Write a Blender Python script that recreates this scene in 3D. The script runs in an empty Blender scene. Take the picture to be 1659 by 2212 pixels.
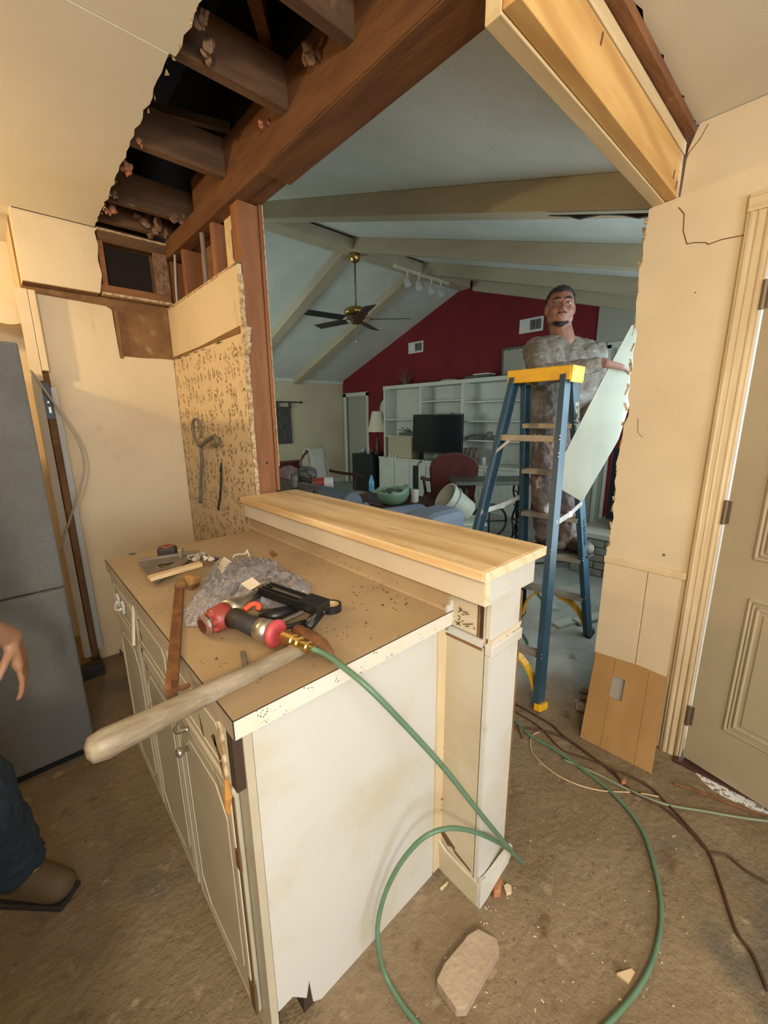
import bpy, bmesh, math, random
from mathutils import Vector, Matrix, Euler, noise
R = math.radians
C = bpy.context.scene.collection
S = bpy.context.scene

# ---------------------------------------------------------------- camera
W_, H_, F_ = 1659.0, 2212.0, 890.5
YAW, PIT, ROL = R(42.49), R(12.90), R(0.572)
CAM = Vector((0, 0, 1.43))
_f = Vector((math.sin(YAW)*math.cos(PIT), math.cos(YAW)*math.cos(PIT), -math.sin(PIT)))
_r0 = Vector((math.cos(YAW), -math.sin(YAW), 0)); _d0 = _f.cross(_r0)
_r = _r0*math.cos(ROL) + _d0*math.sin(ROL); _d = -_r0*math.sin(ROL) + _d0*math.cos(ROL)
cd = bpy.data.cameras.new('camera'); cam = bpy.data.objects.new('camera', cd); C.objects.link(cam)
m = Matrix((( _r.x, -_d.x, -_f.x, CAM.x), (_r.y, -_d.y, -_f.y, CAM.y), (_r.z, -_d.z, -_f.z, CAM.z), (0, 0, 0, 1)))
cam.matrix_world = m
cd.sensor_fit = 'HORIZONTAL'; cd.sensor_width = 36; cd.lens = 36*F_/W_; cd.clip_start = .02
S.camera = cam

# ---------------------------------------------------------------- sky, exposure, lamps
S.view_settings.view_transform = 'Standard'; S.view_settings.look = 'None'
S.view_settings.gamma = 1; S.view_settings.use_curve_mapping = False
S.view_settings.exposure = 1.0
w = bpy.data.worlds.new('sky'); S.world = w; w.use_nodes = True
bgn = w.node_tree.nodes['Background']; bgn.inputs[0].default_value = (.86, .93, 1, 1); bgn.inputs[1].default_value = 1.4

def area(name, loc, target, sx, sy, power, col):
    d = bpy.data.lights.new(name, 'AREA'); d.shape = 'RECTANGLE'; d.size = sx; d.size_y = sy; d.energy = power; d.color = col
    o = bpy.data.objects.new(name, d); C.objects.link(o); o.location = loc
    o.rotation_euler = (Vector(target)-Vector(loc)).to_track_quat('-Z', 'Y').to_euler(); return o
def bulb(name, loc, r, power, col):
    d = bpy.data.lights.new(name, 'POINT'); d.shadow_soft_size = r; d.energy = power; d.color = col
    o = bpy.data.objects.new(name, d); C.objects.link(o); o.location = loc; return o
# daylight through the dining window behind the camera, the patio door side and the living room window, plus an added far fill
area('window_daylight_kitchen', (-.30, -2.66, 1.5), (.1, 0, 1.2), 1.9, 1.15, 25, (.84, .93, 1))
area('window_daylight_living', (4.3, .5, 1.5), (4.3, 3, 1.5), 1.3, 1.2, 10, (.74, .93, 1))
area('window_daylight_left', (2.62, .5, 1.35), (2.6, 3, 1.3), .9, 1.5, 7.5, (.72, .92, 1))
area('fill_light_far', (1.03, 5.5, 1.5), (5.8, 4.6, 1.6), 2.4, 1.3, 34, (.82, .96, .92))  # added fill for bookcase and red wall; no window opening here
bulb('cooker_bulb', (-.80, 2.36, 2.02), .03, 24, (1, .68, .34))
bulb('kitchen_ceiling_bulb', (-.55, -.98, 1.93), .11, 53, (1, .82, .60))

# ---------------------------------------------------------------- pixel to world helpers (photograph frame)
def ray(px, py):
    return _r*((px-W_/2)/F_) + _d*((py-H_/2)/F_) + _f
def atz(px, py, z):
    d = ray(px, py); return CAM + d*((z-CAM.z)/d.z)
def atx(px, py, x):
    d = ray(px, py); return CAM + d*(x/d.x)
def aty(px, py, y):
    d = ray(px, py); return CAM + d*(y/d.y)
def atd(px, py, dep): return CAM + ray(px, py)*dep

# ---------------------------------------------------------------- materials
def nn(nt, t, **k):
    n = nt.nodes.new(t)
    for a, v in k.items(): setattr(n, a, v)
    return n
def mat(name, col, rough=.6, metal=0, col2=None, vs=3, vlo=.35, vhi=.65, stretch=(1, 1, 1), bump=0, bs=60,
        dirt=None, ds=2.5, dlo=.5, dhi=.7, dstretch=(1, 1, 1), spots=None, ss=40, sth=.12, alpha=1, trans=0, emit=0, sheen=0, ring=None, coat=0):
    m = bpy.data.materials.new(name); m.use_nodes = True; nt = m.node_tree; b = nt.nodes['Principled BSDF']
    L = nt.links.new
    tc = nn(nt, 'ShaderNodeTexCoord')
    def mp(s):
        x = nn(nt, 'ShaderNodeMapping'); x.inputs['Scale'].default_value = s; L(tc.outputs['Object'], x.inputs[0]); return x.outputs[0]
    def rgb(c): return (c[0], c[1], c[2], 1)
    cur = None
    b.inputs['Base Color'].default_value = rgb(col); b.inputs['Roughness'].default_value = rough; b.inputs['Metallic'].default_value = metal
    def mix(fac, c_in, c2):
        x = nn(nt, 'ShaderNodeMix', data_type='RGBA')
        L(fac, x.inputs[0])
        if c_in is None: x.inputs[6].default_value = rgb(col)
        else: L(c_in, x.inputs[6])
        x.inputs[7].default_value = rgb(c2); return x.outputs[2]
    def ramp(src, lo, hi):
        r = nn(nt, 'ShaderNodeMapRange'); r.interpolation_type = 'SMOOTHSTEP'
        L(src, r.inputs[0]); r.inputs[1].default_value = lo; r.inputs[2].default_value = hi; return r.outputs[0]
    if col2:
        n = nn(nt, 'ShaderNodeTexNoise'); n.inputs['Scale'].default_value = vs; n.inputs['Detail'].default_value = 6; n.inputs['Roughness'].default_value = .6
        L(mp(stretch), n.inputs[0]); cur = mix(ramp(n.outputs[0], vlo, vhi), cur, col2)
    if ring:   # growth rings of sawn timber
        wv = nn(nt, 'ShaderNodeTexWave'); wv.wave_type = 'BANDS'; wv.bands_direction = 'DIAGONAL'
        wv.inputs['Scale'].default_value = ring[1]; wv.inputs['Distortion'].default_value = 7; wv.inputs['Detail'].default_value = 3; wv.inputs['Detail Scale'].default_value = .8
        L(mp(ring[2]), wv.inputs[0])
        cur = mix(ramp(wv.outputs[1], .55, 1.25), cur, ring[0])
    if dirt:
        n = nn(nt, 'ShaderNodeTexNoise'); n.inputs['Scale'].default_value = ds; n.inputs['Detail'].default_value = 8; n.inputs['Roughness'].default_value = .65
        L(mp(dstretch), n.inputs[0]); cur = mix(ramp(n.outputs[0], dlo, dhi), cur, dirt)
    if spots:
        v = nn(nt, 'ShaderNodeTexVoronoi'); v.inputs['Scale'].default_value = ss; L(mp((1, 1, 1)), v.inputs[0])
        n = nn(nt, 'ShaderNodeTexNoise'); n.inputs['Scale'].default_value = ss/7; L(mp((1, 1, 1)), n.inputs[0])
        a = ramp(v.outputs[0], sth, sth*.5); g = ramp(n.outputs[0], .5, .6)
        mu = nn(nt, 'ShaderNodeMath', operation='MULTIPLY'); L(a, mu.inputs[0]); L(g, mu.inputs[1]); cur = mix(mu.outputs[0], cur, spots)
    if cur is not None: L(cur, b.inputs['Base Color'])
    if bump:
        n = nn(nt, 'ShaderNodeTexNoise'); n.inputs['Scale'].default_value = bs; n.inputs['Detail'].default_value = 5
        L(mp(stretch), n.inputs[0]); bp = nn(nt, 'ShaderNodeBump'); bp.inputs['Strength'].default_value = bump; bp.inputs['Distance'].default_value = .01
        L(n.outputs[0], bp.inputs['Height']); L(bp.outputs[0], b.inputs['Normal'])
    if alpha < 1: b.inputs['Alpha'].default_value = alpha
    if trans: b.inputs['Transmission Weight'].default_value = trans
    if coat: b.inputs['Coat Weight'].default_value = coat
    if emit: b.inputs['Emission Color'].default_value = rgb(col); b.inputs['Emission Strength'].default_value = emit
    return m

M = {}
M['cream'] = mat('cream_wall_paint', (.70, .59, .41), .62, col2=(.63, .52, .35), vs=1.6, bump=.06, bs=90, dirt=(.35, .26, .15), ds=5, dlo=.68, dhi=.85)
M['cream_dirty'] = mat('stained_cream_paint', (.72, .60, .41), .5, col2=(.65, .53, .35), vs=2, bump=.05, bs=60, dirt=(.34, .24, .12), ds=3.2, dlo=.62, dhi=.82, dstretch=(2.2, 2.2, .6), spots=(.13, .09, .04), ss=22, sth=.05)
M['ceil'] = mat('cream_ceiling_paint', (.72, .69, .59), .7, col2=(.67, .63, .52), vs=1.4, bump=.05, bs=120)
M['gyp'] = mat('torn_gypsum_edge', (.66, .54, .36), .9, col2=(.34, .22, .11), vs=50, bump=.5, bs=120)
M['kraft'] = mat('brown_glue_board', (.25, .135, .055), .85, col2=(.18, .09, .035), vs=7, dirt=(.40, .27, .14), ds=9, dlo=.55, dhi=.8, bump=.2, bs=50)
M['oldwood'] = mat('old_brown_timber', (.26, .115, .045), .8, col2=(.17, .07, .028), vs=5, stretch=(.6, 4, 4), bump=.25, bs=30, dirt=(.36, .21, .10), ds=6, dlo=.62, dhi=.8)
M['oldwoody'] = mat('old_brown_timber_lengthwise', (.17, .072, .022), .8, col2=(.11, .042, .014), vs=5, stretch=(4, .6, 4), bump=.25, bs=30, dirt=(.34, .19, .09), ds=6, dlo=.62, dhi=.8)
M['oldwoodz'] = mat('old_brown_upright_timber', (.30, .13, .055), .75, col2=(.22, .09, .035), vs=5, stretch=(4, 4, .5), bump=.15, bs=30, dirt=(.38, .22, .12), ds=4, dlo=.62, dhi=.8)
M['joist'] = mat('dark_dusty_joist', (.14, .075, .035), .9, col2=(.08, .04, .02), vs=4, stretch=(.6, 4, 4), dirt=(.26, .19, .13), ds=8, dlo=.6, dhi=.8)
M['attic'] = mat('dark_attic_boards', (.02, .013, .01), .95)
M['insul'] = mat('pink_insulation', (.55, .24, .15), .95, col2=(.30, .13, .08), vs=30, bump=1, bs=80)
M['tan_insul'] = mat('brown_dust_insulation', (.30, .19, .12), .95, col2=(.17, .09, .05), vs=30, bump=1, bs=80)
M['pine'] = mat('new_yellow_pine', (.74, .48, .185), .55, col2=(.62, .36, .12), vs=4, stretch=(.5, 5, 5), ring=((.52, .28, .09), 2.2, (.28, 3, 3)), bump=.05, bs=30)
M['pine_pale'] = mat('new_pale_pine', (.76, .62, .38), .6, col2=(.64, .50, .29), vs=4, stretch=(.5, 6, 6), bump=.05, bs=30)
M['bartop'] = mat('glued_pine_board', (.88, .68, .42), .5, col2=(.76, .54, .28), vs=3.5, stretch=(9, .9, 9), ring=((.58, .37, .16), 1.1, (3, .22, 3)), bump=.04, bs=40, dirt=(.46, .29, .12), ds=4.0, dlo=.585, dhi=.70, dstretch=(14, 1.6, 14))
M['endgrain'] = mat('pale_end_grain', (.80, .68, .48), .7, ring=((.66, .52, .33), 10, (1, 1, 1)))
M['trimboard'] = mat('primed_board', (.70, .63, .51), .55, col2=(.64, .57, .45), vs=4, spots=(.2, .14, .08), ss=30, sth=.06)
M['white_old'] = mat('worn_white_paint', (.60, .62, .61), .45, col2=(.54, .52, .44), vs=3.4, vlo=.42, vhi=.72, dirt=(.38, .27, .16), ds=6, dlo=.66, dhi=.82, spots=(.2, .15, .1), ss=30, sth=.07, bump=.05, bs=70)
M['post'] = mat('worn_cream_post_paint', (.60, .55, .42), .5, col2=(.51, .43, .30), vs=3, dirt=(.34, .22, .11), ds=7, dlo=.64, dhi=.8, dstretch=(1, 1, .5), spots=(.2, .15, .1), ss=25, sth=.06, bump=.06, bs=60)
M['counter'] = mat('dusty_laminate', (.39, .285, .17), .55, col2=(.45, .345, .22), vs=3, dirt=(.40, .21, .09), ds=3.2, dlo=.60, dhi=.82, spots=(.20, .11, .05), ss=60, sth=.22)
M['lamedge'] = mat('speckled_white_laminate', (.72, .71, .67), .4, col2=(.70, .66, .56), vs=4, spots=(.10, .09, .07), ss=150, sth=.34)
M['lamedge2'] = mat('grey_laminate_edge', (.50, .44, .34), .45, col2=(.42, .36, .27), vs=6)
M['cab'] = mat('greige_cabinet_paint', (.52, .48, .38), .4, col2=(.47, .43, .33), vs=3)
M['cabline'] = mat('pale_moulding_edge', (.60, .56, .46), .5)  # moulding lines, paler than the cabinet paint
M['darkline'] = mat('dark_seam', (.05, .03, .02), .9)
M['chipped'] = mat('bare_brown_chip', (.13, .07, .03), .8)
M['floor'] = mat('dirty_concrete', (.335, .265, .18), .75, col2=(.25, .175, .105), vs=1.8, vlo=.35, vhi=.7, bump=.30, bs=45, dirt=(.20, .19, .17), ds=1.3, dlo=.52, dhi=.68, spots=(.13, .08, .045), ss=16, sth=.12)
M['floor_l'] = mat('grey_concrete', (.36, .37, .32), .7, col2=(.28, .28, .24), vs=2.5, bump=.2, bs=40, dirt=(.17, .15, .12), ds=2, dlo=.55, dhi=.75)
M['ceil_l'] = mat('living_ceiling_paint', (.62, .64, .59), .8, col2=(.56, .58, .52), vs=2, bump=.45, bs=70)
M['beam_l'] = mat('beige_box_beam', (.44, .38, .26), .6, col2=(.40, .34, .23), vs=2, stretch=(3, .7, 3))
M['red'] = mat('burgundy_wall', (.19, .008, .014), .8, col2=(.16, .006, .011), vs=2)
M['cream_l'] = mat('living_cream_wall', (.56, .50, .33), .65, col2=(.52, .46, .30), vs=2)
M['grey_l'] = mat('living_grey_wall', (.36, .35, .29), .65)
M['shelfw'] = mat('white_bookcase_paint', (.60, .62, .56), .45, col2=(.55, .57, .51), vs=3)
M['black'] = mat('black_plastic', (.012, .013, .016), .35)
M['rubber'] = mat('black_rubber', (.03, .028, .027), .6)
M['screen'] = mat('dark_screen_glass', (.004, .006, .012), .12)
M['steel'] = mat('dusty_steel', (.55, .53, .49), .35, metal=.9, col2=(.42, .39, .34), vs=20)
M['alu'] = mat('dusty_aluminium', (.46, .43, .38), .45, metal=.55, col2=(.38, .33, .27), vs=10, stretch=(1, 1, 1))
M['brass'] = mat('brass', (.62, .43, .16), .28, metal=1, col2=(.45, .30, .1), vs=30)
M['brown_iron'] = mat('rusty_iron', (.16, .07, .035), .6, metal=.3, col2=(.26, .12, .05), vs=26, dirt=(.42, .34, .26), ds=30, dlo=.62, dhi=.72)
M['handle'] = mat('weathered_grey_handle', (.33, .285, .21), .42, col2=(.20, .16, .11), vs=9, stretch=(1, 5, 5), dirt=(.46, .43, .37), ds=9, dlo=.55, dhi=.75, bump=.15, bs=40)
M['redp'] = mat('red_gun_cap', (.36, .055, .045), .4, col2=(.28, .05, .04), vs=20)
M['pinkred'] = mat('rose_red_ring', (.55, .085, .10), .4)
M['orange'] = mat('orange_red_trigger', (.75, .10, .04), .4)
M['blue_pl'] = mat('light_blue_plastic', (.04, .26, .55), .4)
M['hose'] = mat('green_air_hose', (.100, .200, .130), .36, col2=(.12, .235, .155), vs=12)
M['cord'] = mat('brown_extension_cord', (.10, .042, .022), .6, col2=(.065, .03, .018), vs=15)
M['cable'] = mat('grey_cable', (.42, .38, .31), .6)
M['fridge'] = mat('grey_textured_enamel', (.23, .245, .25), .42, bump=.9, bs=260, col2=(.18, .185, .185), vs=2)
M['bag'] = mat('grey_plastic_film', (.44, .43, .47), .28, alpha=.86, col2=(.34, .33, .36), vs=9, bump=.35, bs=40)
def bag_mat():
    m = mat('grey_plastic_film', (.58, .57, .64), .16, alpha=.84, col2=(.44, .43, .48), vs=9); nt = m.node_tree; b = nt.nodes['Principled BSDF']
    tc = nn(nt, 'ShaderNodeTexCoord'); v = nn(nt, 'ShaderNodeTexVoronoi'); v.feature = 'DISTANCE_TO_EDGE'; v.inputs['Scale'].default_value = 42
    ns = nn(nt, 'ShaderNodeTexNoise'); ns.inputs['Scale'].default_value = 9; mx = nn(nt, 'ShaderNodeVectorMath', operation='ADD'); nt.links.new(tc.outputs['Object'], ns.inputs[0]); nt.links.new(tc.outputs['Object'], mx.inputs[0]); nt.links.new(ns.outputs[1], mx.inputs[1]); nt.links.new(mx.outputs[0], v.inputs[0])
    bp = nn(nt, 'ShaderNodeBump'); bp.inputs['Strength'].default_value = .8; bp.inputs['Distance'].default_value = .01; nt.links.new(v.outputs[0], bp.inputs['Height']); nt.links.new(bp.outputs[0], b.inputs['Normal']); return m
M['bag'] = bag_mat()
M['paper'] = mat('torn_paper', (.72, .66, .55), .8)
M['print'] = mat('printed_carton', (.55, .50, .40), .7, col2=(.06, .05, .045), vs=60, vlo=.5, vhi=.54, stretch=(1, 2, 1))
M['palewood'] = mat('pale_offcut', (.70, .54, .33), .7, col2=(.60, .44, .25), vs=6, stretch=(1, 4, 4))
M['greytool'] = mat('dusty_grey_metal', (.15, .125, .10), .6, col2=(.22, .18, .14), vs=12)
M['brick'] = mat('dusty_brick', (.44, .35, .26), .85, col2=(.38, .29, .21), vs=12, spots=(.2, .14, .09), ss=30, sth=.12, bump=.5, bs=60)
M['brick_r'] = mat('orange_brick_chip', (.50, .23, .11), .85, col2=(.40, .18, .09), vs=20)
M['chip'] = mat('pale_debris', (.68, .56, .40), .85)
M['board'] = mat('ochre_panel_board', (.38, .215, .075), .6, col2=(.33, .18, .06), vs=3, stretch=(3, 3, .5), dirt=(.28, .15, .06), ds=7, dlo=.68, dhi=.85)
M['greypaint'] = mat('grey_paint_square', (.30, .28, .25), .7)
M['casing'] = mat('cream_gloss_trim', (.70, .58, .38), .4, col2=(.62, .49, .30), vs=6, stretch=(2, 2, .5), dirt=(.40, .28, .15), ds=12, dlo=.66, dhi=.8)
M['door'] = mat('taupe_door_paint', (.41, .355, .245), .42, col2=(.38, .32, .22), vs=2, dirt=(.30, .21, .12), ds=5, dlo=.7, dhi=.85)
M['hinge'] = mat('tarnished_hinge', (.20, .16, .11), .45, metal=.6)
M['out'] = mat('pale_porch_concrete', (.75, .75, .74), .8, spots=(.05, .05, .05), ss=60, sth=.35)
M['blue'] = mat('blue_fibreglass', (.036, .085, .125), .42, col2=(.03, .07, .105), vs=8)
M['yellow'] = mat('yellow_ladder_plastic', (.88, .50, .02), .42, col2=(.76, .40, .02), vs=10)
M['drywall'] = mat('offwhite_wallboard', (.36, .37, .30), .65, col2=(.31, .31, .25), vs=3, spots=(.12, .09, .05), ss=11, sth=.035)
M['skin'] = mat('skin', (.27, .125, .080), .5, col2=(.22, .10, .065), vs=12)
M['skin_d'] = mat('skin_of_left_worker', (.42, .23, .15), .5)
M['hair'] = mat('black_hair', (.012, .009, .008), .6, bump=.8, bs=150, stretch=(1, 1, 4))
M['shirt'] = mat('dusty_grey_shirt', (.15, .125, .10), .85, col2=(.26, .25, .23), vs=5, vlo=.45, vhi=.7, bump=1, bs=18, stretch=(1, 1, 2.5))
M['vest'] = mat('dark_brown_cloth', (.10, .075, .06), .9, col2=(.15, .12, .10), vs=6)
M['jeans_w'] = mat('paint_smeared_trousers', (.19, .15, .14), .95, col2=(.62, .63, .68), vs=7, vlo=.52, vhi=.58, stretch=(1, 1, .6), bump=1, bs=26)
M['jeans'] = mat('blue_jeans', (.028, .05, .075), .85, col2=(.02, .035, .055), vs=10)
M['boot'] = mat('brown_boot_leather', (.06, .04, .03), .6)
M['toe'] = mat('scuffed_toe', (.13, .11, .09), .7)
M['tanboot'] = mat('tan_boot', (.13, .09, .045), .7)
M['eyew'] = mat('eye_white', (.6, .57, .52), .3)
M['lip'] = mat('lip', (.32, .12, .10), .5)
M['velvet'] = mat('dark_red_upholstery', (.11, .022, .018), .9, col2=(.08, .016, .013), vs=8)
M['darkwood'] = mat('dark_polished_wood', (.06, .022, .014), .4)
M['sofa'] = mat('slate_blue_cover', (.13, .17, .22), .7, col2=(.11, .15, .19), vs=3)
M['sofa2'] = mat('pale_blue_cover', (.24, .30, .38), .7)
M['throw'] = mat('pale_grey_throw', (.44, .43, .37), .9, bump=.3, bs=14)
M['greenpl'] = mat('pale_green_plastic', (.20, .34, .23), .5)
M['bucket'] = mat('dirty_white_plastic', (.50, .54, .46), .5, col2=(.42, .45, .37), vs=8)
M['lampsh'] = mat('ivory_lampshade', (.62, .58, .42), .8)
M['wht'] = mat('white_plastic', (.66, .66, .62), .5)
M['clutter'] = mat('dark_clutter', (.05, .05, .045), .7, col2=(.16, .16, .14), vs=30)
M['tapestry'] = mat('dark_tapestry', (.05, .055, .045), .95, col2=(.09, .09, .075), vs=14)
M['granite'] = mat('mottled_table_top', (.05, .055, .045), .4, col2=(.13, .13, .11), vs=60)
M['hearthb'] = mat('grey_green_brick', (.30, .29, .22), .85, col2=(.24, .23, .17), vs=10)
M['hearthtop'] = mat('pale_hearth_stone', (.50, .49, .40), .8)
M['leaf'] = mat('dry_leaf', (.26, .11, .04), .8)
M['bottle'] = mat('blue_bottle_plastic', (.10, .38, .62), .2)
M['glass'] = mat('clear_glass', (.9, .92, .92), .05, trans=.9)
M['flag'] = mat('multicolour_cloth', (.20, .17, .17), .85, col2=(.30, .16, .15), vs=9)

def wallpaper_mat():
    m = bpy.data.materials.new('sprig_wallpaper'); m.use_nodes = True; nt = m.node_tree; b = nt.nodes['Principled BSDF']; L = nt.links.new
    b.inputs['Roughness'].default_value = .6
    tc = nn(nt, 'ShaderNodeTexCoord')
    def vor(scale, st, rnd=1):
        mp = nn(nt, 'ShaderNodeMapping'); mp.inputs['Scale'].default_value = st; L(tc.outputs['Object'], mp.inputs[0])
        v = nn(nt, 'ShaderNodeTexVoronoi'); v.inputs['Scale'].default_value = scale; v.inputs['Randomness'].default_value = rnd; L(mp.outputs[0], v.inputs[0]); return v.outputs[0]
    def rm(s, a, c):
        r = nn(nt, 'ShaderNodeMapRange'); L(s, r.inputs[0]); r.inputs[1].default_value = a; r.inputs[2].default_value = c; return r.outputs[0]
    spr = rm(vor(15, (0.02, 1.25, .74), .6), .47, .38)
    leaf = rm(vor(70, (0.02, 1.35, .72)), .50, .40)
    mu = nn(nt, 'ShaderNodeMath', operation='MULTIPLY'); L(spr, mu.inputs[0]); L(leaf, mu.inputs[1])
    mx = nn(nt, 'ShaderNodeMix', data_type='RGBA'); L(mu.outputs[0], mx.inputs[0])
    mx.inputs[6].default_value = (.68, .53, .33, 1); mx.inputs[7].default_value = (.17, .125, .06, 1)
    L(mx.outputs[2], b.inputs['Base Color']); return m
M['wallpaper'] = wallpaper_mat()
def floor_mat():
    # one concrete slab: bare grey in the living room, tracked-in brown dirt over the kitchen end
    m = bpy.data.materials.new('dirty_concrete_slab'); m.use_nodes = True; nt = m.node_tree; b = nt.nodes['Principled BSDF']; L = nt.links.new
    tc = nn(nt, 'ShaderNodeTexCoord'); sep = nn(nt, 'ShaderNodeSeparateXYZ'); L(tc.outputs['Object'], sep.inputs[0])
    def noi(sc, det=8, ro=.62):
        n = nn(nt, 'ShaderNodeTexNoise'); n.inputs['Scale'].default_value = sc; n.inputs['Detail'].default_value = det; n.inputs['Roughness'].default_value = ro; L(tc.outputs['Object'], n.inputs[0]); return n.outputs[0]
    def mth(op, a, c):
        x = nn(nt, 'ShaderNodeMath', operation=op)
        for k, v in enumerate((a, c)):
            if isinstance(v, (int, float)): x.inputs[k].default_value = v
            else: L(v, x.inputs[k])
        return x.outputs[0]
    def rm(v, lo, hi):
        r = nn(nt, 'ShaderNodeMapRange'); r.interpolation_type = 'SMOOTHSTEP'; L(v, r.inputs[0]); r.inputs[1].default_value = lo; r.inputs[2].default_value = hi; return r.outputs[0]
    def mix(fc, a, c):
        x = nn(nt, 'ShaderNodeMix', data_type='RGBA'); L(fc, x.inputs[0])
        if isinstance(a, tuple): x.inputs[6].default_value = (*a, 1)
        else: L(a, x.inputs[6])
        x.inputs[7].default_value = (*c, 1); return x.outputs[2]
    grey = mix(rm(noi(2.3), .38, .66), (.35, .36, .31), (.25, .255, .22)); grey = mix(rm(noi(7), .60, .75), grey, (.13, .12, .10))
    brown = mix(rm(noi(2.0), .36, .66), (.27, .205, .13), (.19, .135, .078)); brown = mix(rm(noi(1.15), .54, .66), brown, (.125, .11, .085)); brown = mix(rm(noi(16), .56, .70), brown, (.33, .26, .17)); brown = mix(rm(noi(9), .58, .72), brown, (.15, .095, .05)); brown = mix(rm(noi(5.2), .62, .74), brown, (.36, .285, .20))
    far = mth('ADD', mth('MULTIPLY', sep.outputs[0], .9), mth('MULTIPLY', sep.outputs[1], .55))
    k = rm(mth('ADD', far, mth('MULTIPLY', noi(2.5), .9)), 2.55, 3.05)
    x = nn(nt, 'ShaderNodeMix', data_type='RGBA'); L(k, x.inputs[0]); L(brown, x.inputs[6]); L(grey, x.inputs[7]); c = x.outputs[2]
    v = nn(nt, 'ShaderNodeTexVoronoi'); v.inputs['Scale'].default_value = 26; L(tc.outputs['Object'], v.inputs[0])
    c = mix(mth('MULTIPLY', rm(v.outputs[0], .16, .06), rm(noi(4), .52, .62)), c, (.12, .075, .04))
    L(c, b.inputs['Base Color']); b.inputs['Roughness'].default_value = .62
    bp = nn(nt, 'ShaderNodeBump'); bp.inputs['Strength'].default_value = .7; bp.inputs['Distance'].default_value = .014; L(mth('ADD', noi(38, 6), mth('MULTIPLY', noi(6), 1.5)), bp.inputs['Height']); L(bp.outputs[0], b.inputs['Normal'])
    return m
M['floor'] = floor_mat()
M['daylit_vinyl'] = mat('speckled_daylit_vinyl', (.82, .84, .86), .22, col2=(.30, .24, .18), vs=60, vlo=.52, vhi=.56, spots=(.04, .035, .03), ss=110, sth=.42, dirt=(.30, .24, .17), ds=14, dlo=.56, dhi=.62)  # white colour stands in for daylight spilling under the door

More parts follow.
